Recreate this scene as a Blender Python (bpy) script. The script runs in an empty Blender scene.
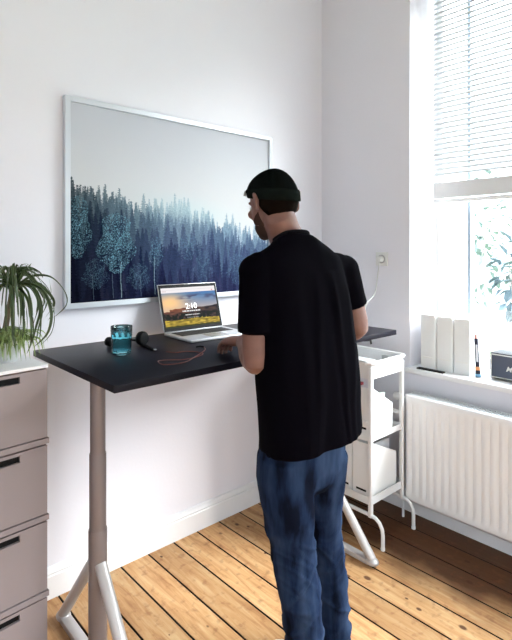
import bpy, bmesh, math, random
import numpy as np
from mathutils import Vector, Matrix, noise
random.seed(7)
PI = math.pi
S = bpy.context.scene
COL = S.collection

# ---------------------------------------------------------------- camera, sky, lights, exposure
CAM = Vector((-2.584, -2.194, 1.5))
YAW = math.radians(47.8)
FW = Vector((math.cos(YAW), math.sin(YAW), 0))
RT = Vector((math.sin(YAW), -math.cos(YAW), 0))
cd = bpy.data.cameras.new('camera')
cam = bpy.data.objects.new('camera', cd)
COL.objects.link(cam)
cam.location = CAM
cam.rotation_euler = (PI / 2, 0, YAW - PI / 2)
cd.lens = 502 / 640 * 36
cd.sensor_width = 36
cd.shift_y = -72 / 640
cd.clip_start = 0.05
S.camera = cam

S.view_settings.view_transform = 'Standard'
S.view_settings.look = 'None'
S.view_settings.gamma = 1
S.view_settings.use_curve_mapping = False
S.view_settings.exposure = 0.72

w = bpy.data.worlds.new('sky'); S.world = w; w.use_nodes = True
bg = w.node_tree.nodes['Background']
bg.inputs[0].default_value = (0.83, 0.92, 1.0, 1)
# overcast sky, brighter overhead than at the horizon
_nt = w.node_tree
_tc = _nt.nodes.new('ShaderNodeTexCoord'); _sp = _nt.nodes.new('ShaderNodeSeparateXYZ'); _mr = _nt.nodes.new('ShaderNodeMapRange')
_nt.links.new(_tc.outputs['Generated'], _sp.inputs[0]); _nt.links.new(_sp.outputs[2], _mr.inputs['Value'])
_mr.inputs['From Min'].default_value = 0.0; _mr.inputs['From Max'].default_value = 0.9
_mr.inputs['To Min'].default_value = 2.0; _mr.inputs['To Max'].default_value = 10.5
_nt.links.new(_mr.outputs[0], bg.inputs[1])

# hazy, very soft sun from the window side
_sl = bpy.data.lights.new('hazy_sun', 'SUN'); _sl.energy = 10.0; _sl.angle = math.radians(42); _sl.color = (1.0, 0.985, 0.96)
_so = bpy.data.objects.new('hazy_sun', _sl); COL.objects.link(_so)
_so.rotation_euler = Vector((-0.85, 1.0, -0.95)).to_track_quat('-Z', 'Y').to_euler()

def portal(name, loc, rot, sx, sy):
    l = bpy.data.lights.new(name, 'AREA'); l.shape = 'RECTANGLE'; l.size = sx; l.size_y = sy
    l.cycles.is_portal = True
    o = bpy.data.objects.new(name, l); COL.objects.link(o); o.location = loc; o.rotation_euler = rot
WIN1 = (-2.25, -0.656)          # window opening, y range
WIN2 = (-4.2, -2.48)              # glazed balcony door, down to the floor
ZS, ZT = 0.82, 3.12
FILL_DOOR = (-2.6, -1.2)           # unseen glazed door added behind the camera for light, x range
portal('window_portal', (0.5, sum(WIN1) / 2, (ZS + ZT) / 2), (0, PI / 2, 0), ZT - ZS, WIN1[1] - WIN1[0])
portal('window_portal', (0.5, sum(WIN2) / 2, 1.25), (0, PI / 2, 0), 2.4, WIN2[1] - WIN2[0])
portal('window_portal', (-3.7, -3.7, 1.7), (0, -PI / 2, 0), 1.4, 1.2)  # portal of the added left-wall window
portal('door_portal', (sum(FILL_DOOR) / 2, -4.75, 1.2), (-PI / 2, 0, 0), FILL_DOOR[1] - FILL_DOOR[0], 2.2)

# ---------------------------------------------------------------- helpers
def P(px, py, Z):
    """world point seen at photo pixel px,py at depth Z"""
    return CAM + FW * Z + RT * ((px - 256) / 502 * Z) + Vector((0, 0, -(py - 248) / 502 * Z))
def D(px, py, z=1.08):
    return P(px, py, 502 * (1.5 - z) / (py - 248))

MATS = {}
def mat(name, col, rough=0.5, metal=0.0, bump=None, bscale=200, var=0.0, vscale=6, spec=0.5, **kw):
    if name in MATS: return MATS[name]
    m = bpy.data.materials.new(name); m.use_nodes = True
    nt = m.node_tree; b = nt.nodes['Principled BSDF']
    b.inputs['Base Color'].default_value = (*col, 1)
    b.inputs['Roughness'].default_value = rough
    b.inputs['Metallic'].default_value = metal
    b.inputs['IOR'].default_value = 1.45 if spec >= .3 else 1.03 + spec
    for k, v in kw.items(): b.inputs[k.replace('_', ' ')].default_value = v
    tc = nt.nodes.new('ShaderNodeTexCoord')
    if var:
        n = nt.nodes.new('ShaderNodeTexNoise'); n.inputs['Scale'].default_value = vscale; n.inputs['Detail'].default_value = 5
        nt.links.new(tc.outputs['Object'], n.inputs['Vector'])
        r = nt.nodes.new('ShaderNodeValToRGB')
        r.color_ramp.elements[0].position = 0.3; r.color_ramp.elements[1].position = 0.7
        r.color_ramp.elements[0].color = (*[c * (1 - var) for c in col], 1)
        r.color_ramp.elements[1].color = (*[min(1, c * (1 + var)) for c in col], 1)
        nt.links.new(n.outputs['Fac'], r.inputs[0]); nt.links.new(r.outputs[0], b.inputs['Base Color'])
    if bump:
        n = nt.nodes.new('ShaderNodeTexNoise'); n.inputs['Scale'].default_value = bscale; n.inputs['Detail'].default_value = 4
        nt.links.new(tc.outputs['Object'], n.inputs['Vector'])
        bp = nt.nodes.new('ShaderNodeBump'); bp.inputs['Strength'].default_value = bump; bp.inputs['Distance'].default_value = 0.002
        nt.links.new(n.outputs['Fac'], bp.inputs['Height']); nt.links.new(bp.outputs[0], b.inputs['Normal'])
    MATS[name] = m
    return m

def obj(name, bm, m, parent=None, smooth=False, label=None, wn=False):
    me = bpy.data.meshes.new(name)
    bmesh.ops.recalc_face_normals(bm, faces=bm.faces[:])
    bm.to_mesh(me); bm.free()
    if m: me.materials.append(m)
    if smooth:
        for p in me.polygons: p.use_smooth = True
        if smooth != 'all':
            me.set_sharp_from_angle(angle=math.radians(40))
    o = bpy.data.objects.new(name, me); COL.objects.link(o)
    if parent: setpar(o, parent)
    if label: o['label'] = label
    return o
def setpar(o, p):
    o.parent = p
    o.matrix_parent_inverse = p.matrix_world.inverted() if p.type != 'EMPTY' else Matrix.LocRotScale(p.location, p.rotation_euler, None).inverted()
def tag(o, label, cat, group=None):
    o['label'] = label; o['category'] = cat
    if group: o['group'] = group
    return o
def thing(name, label, cat, loc=(0, 0, 0), group=None):
    o = bpy.data.objects.new(name, None); COL.objects.link(o); o.location = loc; o.empty_display_size = 0.05
    return tag(o, label, cat, group)
def struct(o):
    o['kind'] = 'structure'; return o

def box(bm, a, b, bev=0.0, seg=2, M=None):
    """axis-aligned box from corner a to corner b"""
    a = Vector(a); b = Vector(b); c = (a + b) / 2; s = b - a
    g = bmesh.ops.create_cube(bm, size=1)
    vs = g['verts']
    for v in vs: v.co = Vector((v.co.x * abs(s.x), v.co.y * abs(s.y), v.co.z * abs(s.z))) + c
    if M is not None:
        for v in vs: v.co = M @ v.co
    if bev > 0:
        es = list({e for v in vs for e in v.link_edges})
        bmesh.ops.bevel(bm, geom=es, offset=bev, segments=seg, affect='EDGES', profile=0.5)
    return bm
def boxes(*args, bev=0.0, M=None):
    bm = bmesh.new()
    for a, b in args: box(bm, a, b, bev, M=M)
    return bm

def loft(bm, rings, cap=True, closed=True):
    vr = [[bm.verts.new(p) for p in r] for r in rings]
    n = len(vr[0])
    for i in range(len(vr) - 1):
        for j in range(n if closed else n - 1):
            k = (j + 1) % n
            bm.faces.new((vr[i][j], vr[i][k], vr[i + 1][k], vr[i + 1][j]))
    if cap:
        bm.faces.new(list(reversed(vr[0]))); bm.faces.new(vr[-1])
    return vr
def frame_of(d, up=None):
    d = d.normalized()
    u = Vector(up) if up is not None else (Vector((0, 0, 1)) if abs(d.z) < 0.95 else Vector((0, 1, 0)))
    x = d.cross(u).normalized(); y = x.cross(d).normalized()
    return x, y
def tube(bm, pts, r, n=12, cap=True, up=None, flat=1.0):
    """round (or oval) tube through pts; r number, list, or list of (rx, ry)"""
    pts = [Vector(p) for p in pts]
    N = len(pts)
    rs = r if isinstance(r, (list, tuple)) else [r] * N
    rings = []
    px = None
    for i, p in enumerate(pts):
        d = (pts[min(i + 1, N - 1)] - pts[max(i - 1, 0)])
        x, y = frame_of(d, up)
        if px is not None and up is None:
            x = (px - d.normalized() * px.dot(d.normalized())).normalized(); y = x.cross(d.normalized()).normalized()
        px = x
        a, b = rs[i] if isinstance(rs[i], (list, tuple)) else (rs[i], rs[i] * flat)
        rings.append([p + x * (a * math.cos(t)) + y * (b * math.sin(t)) for t in [2 * PI * k / n for k in range(n)]])
    loft(bm, rings, cap)
    return bm
def balltube(bm, pts, rs, n=14):
    """tube with rounded ends"""
    pts = [Vector(p) for p in pts]
    d0 = (pts[0] - pts[1]).normalized(); d1 = (pts[-1] - pts[-2]).normalized()
    A = [pts[0] + d0 * rs[0] * f for f in (0.95, 0.7, 0.35)]
    B = [pts[-1] + d1 * rs[-1] * f for f in (0.35, 0.7, 0.95)]
    q = [math.sqrt(1 - f * f) for f in (0.95, 0.7, 0.35)]
    tube(bm, A + pts + B, [rs[0] * f for f in q] + list(rs) + [rs[-1] * f for f in reversed(q)], n)
def smoothpts(pts, k=6):
    pts = [Vector(p) for p in pts]; out = []
    for i in range(len(pts) - 1):
        p0 = pts[max(i - 1, 0)]; p1 = pts[i]; p2 = pts[i + 1]; p3 = pts[min(i + 2, len(pts) - 1)]
        for j in range(k):
            t = j / k
            out.append(0.5 * ((2 * p1) + (p2 - p0) * t + (2 * p0 - 5 * p1 + 4 * p2 - p3) * t * t + (-p0 + 3 * p1 - 3 * p2 + p3) * t ** 3))
    out.append(pts[-1]); return out
def ellipsoid(bm, c, r, M=None, seg=24, rings=16):
    g = bmesh.ops.create_uvsphere(bm, u_segments=seg, v_segments=rings, radius=1)
    for v in g['verts']:
        q = Vector((v.co.x * r[0], v.co.y * r[1], v.co.z * r[2]))
        if M is not None: q = M @ q
        v.co = q + Vector(c)
def lathe(bm, prof, c, n=32, cap=False, mod=None):
    rings = []
    for r, z in prof:
        rings.append([Vector((c[0] + r * (mod(t, z) if mod else 1) * math.cos(t), c[1] + r * (mod(t, z) if mod else 1) * math.sin(t), c[2] + z)) for t in [2 * PI * k / n for k in range(n)]])
    loft(bm, rings, cap)
def bake(o, mods):
    for typ, kw in mods:
        m = o.modifiers.new(typ, typ)
        for k, v in kw.items(): setattr(m, k, v)
    dg = bpy.context.evaluated_depsgraph_get(); dg.update()
    me = bpy.data.meshes.new_from_object(o.evaluated_get(dg))
    old = o.data; o.modifiers.clear(); o.data = me
    for p in me.polygons: p.use_smooth = True
    bpy.data.meshes.remove(old)
    return o

def srgb(a):
    a = np.asarray(a, float)
    return np.where(a <= 0.04045, a / 12.92, ((a + 0.055) / 1.055) ** 2.4)
def painted(name, img, corner, ux, uy, matname, parent, emit=0.0, rough=0.35, spec=.5):
    """flat printed sheet: a fine grid whose colour attribute holds the print. img[row from top][col]"""
    H, W, _ = img.shape
    me = bpy.data.meshes.new(name)
    ii, jj = np.meshgrid(np.arange(H + 1), np.arange(W + 1), indexing='ij')
    c = np.array(corner); a = np.array(ux); b = np.array(uy)
    vs = c + (jj[..., None] / W) * a + (1 - ii[..., None] / H) * b
    idx = ii * (W + 1) + jj
    f = np.stack([idx[:-1, :-1], idx[1:, :-1], idx[1:, 1:], idx[:-1, 1:]], -1).reshape(-1, 4)
    me.from_pydata(vs.reshape(-1, 3).tolist(), [], f.tolist())
    at = me.color_attributes.new('ink', 'FLOAT_COLOR', 'CORNER')
    lin = srgb(np.clip(img, 0, 1)).reshape(-1, 3)
    cc = np.ones((len(lin), 4, 4), np.float32); cc[:, :, :3] = lin[:, None, :]
    at.data.foreach_set('color', cc.ravel())
    m = bpy.data.materials.new(matname); m.use_nodes = True
    nt = m.node_tree; bs = nt.nodes['Principled BSDF']; bs.inputs['Roughness'].default_value = rough; bs.inputs['Specular IOR Level'].default_value = spec
    vc = nt.nodes.new('ShaderNodeVertexColor'); vc.layer_name = 'ink'
    bs.inputs['IOR'].default_value = 1.45 if spec >= .3 else 1.0 + spec
    if emit:
        bs.inputs['Base Color'].default_value = (0.01, 0.01, 0.01, 1)
        nt.links.new(vc.outputs[0], bs.inputs['Emission Color']); bs.inputs['Emission Strength'].default_value = emit
    else:
        nt.links.new(vc.outputs[0], bs.inputs['Base Color'])
    me.materials.append(m)
    o = bpy.data.objects.new(name, me); COL.objects.link(o)
    if parent: setpar(o, parent)
    return o

# ---------------------------------------------------------------- materials
M_wall = mat('wall_paint', (0.78, 0.77, 0.83), 0.75, bump=0.25, bscale=60, var=0.012, vscale=1.2)
M_trim = mat('trim_paint', (0.82, 0.82, 0.84), 0.4, bump=0.2, bscale=25, var=0.02)
M_ceil = mat('ceiling_paint', (0.7, 0.7, 0.7), 0.8)
M_white = mat('white_enamel', (0.82, 0.82, 0.83), 0.35)
M_steel = mat('pole_enamel', (0.22, 0.18, 0.175), 0.34, metal=0.25, var=0.02)
M_base = mat('base_enamel', (0.50, 0.475, 0.47), 0.34, metal=0.3)
M_black = mat('desk_stain', (0.006, 0.005, 0.010), 0.4, bump=0.15, bscale=90, var=0.3, vscale=14, spec=.2)
M_card = mat('white_card', (0.86, 0.86, 0.86), 0.65)
M_dark = mat('dark_plastic', (0.005, 0.005, 0.006), 0.45, spec=.18)

def floor_mat():
    m = bpy.data.materials.new('pine_boards'); m.use_nodes = True
    nt = m.node_tree; N = nt.nodes; L = nt.links; b = N['Principled BSDF']
    tc = N.new('ShaderNodeTexCoord'); sx = N.new('ShaderNodeSeparateXYZ'); L.new(tc.outputs['Object'], sx.inputs[0])
    def mth(op, a, bb=None):
        n = N.new('ShaderNodeMath'); n.operation = op
        for i, v in enumerate((a, bb)):
            if v is None: continue
            if isinstance(v, (int, float)): n.inputs[i].default_value = v
            else: L.new(v, n.inputs[i])
        return n.outputs[0]
    ix = mth('FLOOR', mth('DIVIDE', mth('ADD', sx.outputs[0], 1.468), 0.146))
    wn = N.new('ShaderNodeTexWhiteNoise'); wn.noise_dimensions = '1D'; L.new(ix, wn.inputs['W'])
    # stretched grain, shifted per board
    cb = N.new('ShaderNodeCombineXYZ')
    L.new(mth('MULTIPLY', sx.outputs[0], 16), cb.inputs[0])
    L.new(mth('ADD', mth('MULTIPLY', sx.outputs[1], 1.6), mth('MULTIPLY', wn.outputs[0], 37)), cb.inputs[1])
    L.new(mth('MULTIPLY', ix, 5.3), cb.inputs[2])
    gr = N.new('ShaderNodeTexNoise'); gr.inputs['Scale'].default_value = 2.2; gr.inputs['Detail'].default_value = 8; gr.inputs['Roughness'].default_value = 0.65
    gr.inputs['Distortion'].default_value = 0.6
    L.new(cb.outputs[0], gr.inputs['Vector'])
    ramp = N.new('ShaderNodeValToRGB'); e = ramp.color_ramp.elements
    e[0].position = 0.30; e[0].color = (0.36, 0.165, 0.066, 1)
    e[1].position = 0.68; e[1].color = (0.64, 0.42, 0.22, 1)
    x = e.new(0.5); x.color = (0.55, 0.305, 0.135, 1)
    L.new(gr.outputs['Fac'], ramp.inputs[0])
    hs = N.new('ShaderNodeHueSaturation'); L.new(ramp.outputs[0], hs.inputs['Color'])
    L.new(mth('ADD', mth('MULTIPLY', wn.outputs[0], 0.35), 0.85), hs.inputs['Value'])
    # knots
    cb2 = N.new('ShaderNodeCombineXYZ'); L.new(mth('MULTIPLY', sx.outputs[0], 14), cb2.inputs[0]); L.new(mth('MULTIPLY', sx.outputs[1], 9.5), cb2.inputs[1])
    vo = N.new('ShaderNodeTexVoronoi'); vo.inputs['Scale'].default_value = 1.0; L.new(cb2.outputs[0], vo.inputs['Vector'])
    sc = N.new('ShaderNodeSeparateColor'); L.new(vo.outputs['Color'], sc.inputs[0])
    kn = mth('MULTIPLY', mth('GREATER_THAN', sc.outputs[0], 0.35), mth('SUBTRACT', 1.0, mth('MINIMUM', mth('DIVIDE', vo.outputs['Distance'], mth('ADD', mth('MULTIPLY', sc.outputs[1], 0.14), 0.07)), 1.0)))
    kn = mth('MINIMUM', mth('MULTIPLY', kn, 2.4), 0.9)
    mx = N.new('ShaderNodeMix'); mx.data_type = 'RGBA'; L.new(kn, mx.inputs[0]); L.new(hs.outputs[0], mx.inputs[6]); mx.inputs[7].default_value = (0.075, 0.022, 0.010, 1)
    # dark stain by the right wall, deepened for the shade there; ragged outline
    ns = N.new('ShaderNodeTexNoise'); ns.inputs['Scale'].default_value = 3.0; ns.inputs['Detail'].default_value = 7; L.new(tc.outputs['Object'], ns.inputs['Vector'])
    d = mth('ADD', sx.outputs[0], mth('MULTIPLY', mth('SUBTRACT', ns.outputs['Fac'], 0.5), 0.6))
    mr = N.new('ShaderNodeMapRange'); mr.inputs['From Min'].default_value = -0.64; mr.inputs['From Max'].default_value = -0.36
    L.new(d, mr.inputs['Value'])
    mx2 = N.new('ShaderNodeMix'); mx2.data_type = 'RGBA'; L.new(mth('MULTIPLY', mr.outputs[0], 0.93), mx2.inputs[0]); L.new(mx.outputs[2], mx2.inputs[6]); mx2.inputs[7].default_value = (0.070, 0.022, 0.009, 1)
    # scuffs
    sp = N.new('ShaderNodeTexNoise'); sp.inputs['Scale'].default_value = 26; sp.inputs['Detail'].default_value = 6; L.new(tc.outputs['Object'], sp.inputs['Vector'])
    mr2 = N.new('ShaderNodeMapRange'); mr2.inputs['From Min'].default_value = 0.55; mr2.inputs['From Max'].default_value = 0.70
    L.new(sp.outputs['Fac'], mr2.inputs['Value'])
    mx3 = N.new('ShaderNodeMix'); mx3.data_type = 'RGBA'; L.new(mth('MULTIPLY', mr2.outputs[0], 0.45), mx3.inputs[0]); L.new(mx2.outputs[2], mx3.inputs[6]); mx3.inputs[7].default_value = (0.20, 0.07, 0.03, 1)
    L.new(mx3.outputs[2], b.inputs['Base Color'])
    b.inputs['Roughness'].default_value = 0.5; b.inputs['IOR'].default_value = 1.3
    bp = N.new('ShaderNodeBump'); bp.inputs['Strength'].default_value = 0.25; bp.inputs['Distance'].default_value = 0.003
    L.new(gr.outputs['Fac'], bp.inputs['Height']); L.new(bp.outputs[0], b.inputs['Normal'])
    return m

# ---------------------------------------------------------------- the room
XL, YF, ZC, TH = -3.45, -4.5, 3.35, 0.36
bm = bmesh.new()
k = -24
while True:
    x0 = -1.468 + 0.146 * k
    if x0 > 0: break
    a, b_ = max(x0 + 0.004, XL), min(x0 + 0.142, 0.0)
    if b_ > a + 0.01: box(bm, (a, YF, -0.03), (b_, 0.0, 0.0), 0.0015, 1)
    k += 1
box(bm, (XL, YF, -0.06), (0, 0, -0.029))
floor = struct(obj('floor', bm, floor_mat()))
floor.data.materials.append(mat('gap_dirt', (.01, .007, .005), .95))
for p_ in floor.data.polygons:
    if p_.center.z < -.004: p_.material_index = 1
struct(obj('ceiling', boxes(((XL - .1, YF - .1, ZC), (TH, .1, ZC + .1))), M_ceil))
struct(obj('wall_back', boxes(((XL - .1, 0, -.06), (TH, .1, ZC))), M_wall))
LW = (-4.3, -3.1, 1.0, 2.4)     # unseen left-wall window, added to brighten the radiator and right wall
struct(obj('wall_left', boxes(((XL - .1, YF, -.06), (XL, LW[0], ZC)), ((XL - .1, LW[1], -.06), (XL, 0, ZC)), ((XL - .1, LW[0], -.06), (XL, LW[1], LW[2])), ((XL - .1, LW[0], LW[3]), (XL, LW[1], ZC))), M_wall))
struct(obj('wall_front', boxes(((XL - .1, YF - .1, -.06), (FILL_DOOR[0], YF, ZC)), ((FILL_DOOR[1], YF - .1, -.06), (TH, YF, ZC)), ((FILL_DOOR[0], YF - .1, 2.3), (FILL_DOOR[1], YF, ZC)), ((FILL_DOOR[0], YF - .1, -.06), (FILL_DOOR[1], YF, .1))), M_wall))
bm = boxes(((0, WIN1[1], -.06), (TH, 0, ZC)),
           ((0, WIN2[1], -.06), (TH, WIN1[0], ZC)),
           ((0, YF, -.06), (TH, WIN2[0], ZC)),
           ((0, WIN1[0], -.06), (TH, WIN1[1], ZS - .025)), ((0, WIN1[0], ZT), (TH, WIN1[1], ZC)),
           ((0, WIN2[0], -.06), (TH, WIN2[1], .05)), ((0, WIN2[0], 2.45), (TH, WIN2[1], ZC)))
struct(obj('wall_right', bm, M_wall))
# baseboards: plank with a small moulded cap
def baseboard(name, a, b, nrm):
    a = Vector(a); b = Vector(b); n = Vector(nrm)
    prof = [(0, 0), (0.018, 0), (0.018, 0.095), (0.014, 0.10), (0.016, 0.108), (0.011, 0.118), (0.008, 0.128), (0, 0.132)]
    bm = bmesh.new()
    loft(bm, [[q + n * u + Vector((0, 0, v)) for u, v in prof] for q in (a, b)])
    return struct(obj(name, bm, M_trim))
baseboard('baseboard_back', (XL, 0, 0), (0, 0, 0), (0, -1, 0))
baseboard('baseboard_right', (0, WIN2[1], 0), (0, -0.018, 0), (-1, 0, 0))
baseboard('baseboard_left', (XL, YF, 0), (XL, -0.018, 0), (1, 0, 0))
# window sills
for n_, wn_ in ((1, WIN1),):
    struct(obj('trim_%d' % n_, boxes(((-0.035, wn_[0] - 0.03, ZS - 0.028), (TH - 0.06, wn_[1] + (0.012 if n_ == 1 else .03), ZS)), bev=0.006), M_trim, smooth=True))

# windows
M_frame = mat('window_paint', (0.86, 0.86, 0.86), 0.4)
M_grey = mat('window_seal', (0.30, 0.36, 0.44), 0.5)  # shade of the frame edge put into the mullion colour
def glass_mat():
    m = bpy.data.materials.new('window_glass'); m.use_nodes = True
    nt = m.node_tree; nt.nodes.clear()
    o = nt.nodes.new('ShaderNodeOutputMaterial'); mix = nt.nodes.new('ShaderNodeMixShader'); mix.inputs[0].default_value = 0.05
    t = nt.nodes.new('ShaderNodeBsdfTransparent'); g = nt.nodes.new('ShaderNodeBsdfGlossy'); g.inputs['Roughness'].default_value = 0.02
    t.inputs[0].default_value = (0.96, 0.98, 0.98, 1)
    nt.links.new(t.outputs[0], mix.inputs[1]); nt.links.new(g.outputs[0], mix.inputs[2]); nt.links.new(mix.outputs[0], o.inputs[0])
    return m
M_glass = glass_mat()
def translucent(name, col, fac):
    m = bpy.data.materials.new(name); m.use_nodes = True
    nt = m.node_tree; nt.nodes.clear()
    o = nt.nodes.new('ShaderNodeOutputMaterial'); mix = nt.nodes.new('ShaderNodeMixShader'); mix.inputs[0].default_value = fac
    t = nt.nodes.new('ShaderNodeBsdfTranslucent'); g = nt.nodes.new('ShaderNodeBsdfDiffuse')
    t.inputs[0].default_value = (*col, 1); g.inputs[0].default_value = (*col, 1)
    nt.links.new(g.outputs[0], mix.inputs[1]); nt.links.new(t.outputs[0], mix.inputs[2]); nt.links.new(mix.outputs[0], o.inputs[0])
    return m
M_frost = translucent('frosted_film', (0.95, 0.97, 0.97), 0.8)
def window(n, y0, y1, ZS, ZT):
    xa, xb = 0.31, 0.355
    bm = bmesh.new()
    f = 0.035
    box(bm, (xa, y0, ZS), (xb, y0 + f, ZT)); box(bm, (xa, y1 - f, ZS), (xb, y1, ZT))
    box(bm, (xa, y0 + f, ZS), (xb, y1 - f, ZS + 0.05)); box(bm, (xa, y0 + f, ZT - 0.05), (xb, y1 - f, ZT))
    root = struct(obj('window_%d' % n, bm, M_frame))
    ym = y1 - 0.205
    obj('mullion', boxes(((xa - .012, ym - .008, ZS), (xb, ym + .008, ZT)), bev=.002), M_grey, root, label='thin grey mullion')
    obj('pane', boxes(((xa + .02, ym + .008, ZS + .05), (xa + .024, y1 - f, ZT - .05))), M_frost, root, label='white frosted side pane')
    obj('pane', boxes(((xa + .02, y0 + f, ZS + .05), (xa + .024, ym - .008, ZT - .05))), M_glass, root)
    return root
window(1, WIN1[0], WIN1[1], ZS, ZT)
window(2, WIN2[0], WIN2[1], .05, 2.45)
dx_ = [FILL_DOOR[0], sum(FILL_DOOR) / 2, FILL_DOOR[1]]
bm = bmesh.new()
for a_, b_ in zip(dx_[:-1], dx_[1:]):
    box(bm, (a_, YF - .08, .1), (a_ + .06, YF - .03, 2.3)); box(bm, (b_ - .06, YF - .08, .1), (b_, YF - .03, 2.3))
    box(bm, (a_ + .06, YF - .08, .1), (b_ - .06, YF - .03, .2)); box(bm, (a_ + .06, YF - .08, 2.23), (b_ - .06, YF - .03, 2.3))
door = struct(obj('door_1', bm, M_frame))  # added door, lights the back wall and floor from behind
for a_, b_ in zip(dx_[:-1], dx_[1:]):
    obj('pane', boxes(((a_ + .06, YF - .057, .2), (b_ - .06, YF - .053, 2.23))), M_glass, door)

bm = boxes(((XL - .08, LW[0], LW[2]), (XL - .03, LW[0] + .05, LW[3])), ((XL - .08, LW[1] - .05, LW[2]), (XL - .03, LW[1], LW[3])), ((XL - .08, LW[0] + .05, LW[2]), (XL - .03, LW[1] - .05, LW[2] + .05)), ((XL - .08, LW[0] + .05, LW[3] - .05), (XL - .03, LW[1] - .05, LW[3])))
w3 = struct(obj('window_3', bm, M_frame))  # added opening, brightens the right wall
obj('pane', boxes(((XL - .057, LW[0] + .05, LW[2] + .05), (XL - .053, LW[1] - .05, LW[3] - .05))), M_glass, w3)

# venetian blind
M_slat = translucent('slat_lacquer', (0.66, 0.67, 0.69), 0.06)
def blind(y0, y1, zb, label):
    root = thing('venetian_blind', label, 'blind', (0.24, (y0 + y1) / 2, ZT))
    obj('headrail', boxes(((0.21, y0, ZT - .045), (0.255, y1, ZT - .002)), bev=.002), M_white, root)
    zz = ZT - 0.07
    i = 0
    nd = int((ZT - .07 - (zb + .12)) / 0.030)
    tilt = math.radians(50)
    for i in range(nd):
        z = ZT - .07 - i * 0.030
        bm = bmesh.new()
        rings = []
        for y in (y0 + .005, y1 - .005):
            top = []; bot = []
            for s in (-1, -.5, 0, .5, 1):
                u = s * 0.0140; hgt = 0.0022 * (1 - s * s)
                xx = u * math.cos(tilt) - hgt * math.sin(tilt); z2 = u * math.sin(tilt) + hgt * math.cos(tilt)
                top.append(Vector((0.232 + xx, y, z + z2 + .0004))); bot.append(Vector((0.232 + xx, y, z + z2 - .0004)))
            rings.append(top + bot[::-1])
        loft(bm, rings)
        obj('slat', bm, M_slat, root, smooth=True)
    bm = bmesh.new()
    for i in range(22):
        z = zb + 0.03 + i * 0.0042
        box(bm, (0.2195, y0 + .005, z), (0.2445, y1 - .005, z + .0034))
    o = obj('slat_stack', bm, M_white, root, label='gathered white slats above the bottom rail'); o['kind'] = 'stuff'
    obj('bottom_rail', boxes(((0.2175, y0 + .005, zb), (0.2465, y1 - .005, zb + .022)), bev=.004), M_white, root, smooth=True)
    for yy in (y1 - .16, (y0 + y1) / 2, y0 + .16):
        bm = bmesh.new()
        for xx in (0.217, 0.248):
            tube(bm, [(xx, yy, zb + .02), (xx, yy, ZT - .04)], 0.0009, 5)
        obj('ladder_cord', bm, M_white, root)
    return root
blind(WIN1[0] + .03, WIN1[1] - .02, 1.765, 'white venetian blind pulled halfway down over the bright window')

# ---------------------------------------------------------------- garden outside
M_grass = mat('lawn', (0.16, 0.20, 0.13), 0.9, var=0.3, vscale=3)
M_leafA = mat('pale_leaf', (0.15, 0.20, 0.19), 0.5, var=0.25, vscale=9)
M_leafB = mat('grey_leaf', (0.09, 0.13, 0.15), 0.45, var=0.3, vscale=9)
M_bark = mat('bark', (0.30, 0.28, 0.25), 0.9)
struct(obj('trim_3', boxes(((TH + .01, -14, -.9), (14, 14, -.8)), ((-12, -14, -.9), (TH + .01, YF - .12, -.8))), M_grass))['label'] = 'garden ground outside the window'
def shrub(name, label, c, rad, n, ls, ml, seed):
    rnd = random.Random(seed)
    root = thing(name, label, 'shrub', (c[0], c[1], -.8))
    bm = bmesh.new()
    for k in range(9):
        a = rnd.uniform(0, 2 * PI); q = Vector((math.cos(a) * rad[0] * .6, math.sin(a) * rad[1] * .6, rnd.uniform(-.3, .7) * rad[2]))
        tube(bm, smoothpts([(c[0], c[1], -.8), (c[0] + q.x * .3, c[1] + q.y * .3, (c[2] - .8) / 2), Vector(c) + q], 4), [0.012] * 5 + [0.008] * 3 + [0.004], 6)
    obj('stem', bm, M_bark, root)
    bm = bmesh.new()
    for k in range(n):
        while True:
            u = Vector((rnd.uniform(-1, 1), rnd.uniform(-1, 1), rnd.uniform(-1, 1)))
            if 0.35 < u.length < 1: break
        p = Vector(c) + Vector((u.x * rad[0], u.y * rad[1], u.z * rad[2]))
        d = (u + Vector((rnd.gauss(0, .5), rnd.gauss(0, .5), rnd.gauss(0, .4) - .3))).normalized()
        x, y = frame_of(d); l = ls * rnd.uniform(.6, 1.2); wd = l * .3
        ps = [p, p + d * l * .35 + x * wd + y * .1 * l, p + d * l * .75 + x * wd * .7, p + d * l - y * .1 * l, p + d * l * .75 - x * wd * .7, p + d * l * .35 - x * wd + y * .1 * l]
        vs = [bm.verts.new(q) for q in ps]
        m0 = bm.verts.new(p + d * l * .5 - y * .05 * l)
        for i in range(6): bm.faces.new((vs[i], vs[(i + 1) % 6], m0))
    obj('foliage', bm, ml, root)
shrub('garden_shrub', 'grey green large-leaved shrub at the right edge outside the window', (3.1, -.22, 1.2), (.40, .36, .42), 150, .17, M_leafB, 3)
shrub('garden_shrub', 'pale sparse tree with light leaves behind the shrub outside the window', (4.6, 1.35, 1.7), (1.1, 1.0, 1.1), 420, .15, M_leafA, 5)

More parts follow.
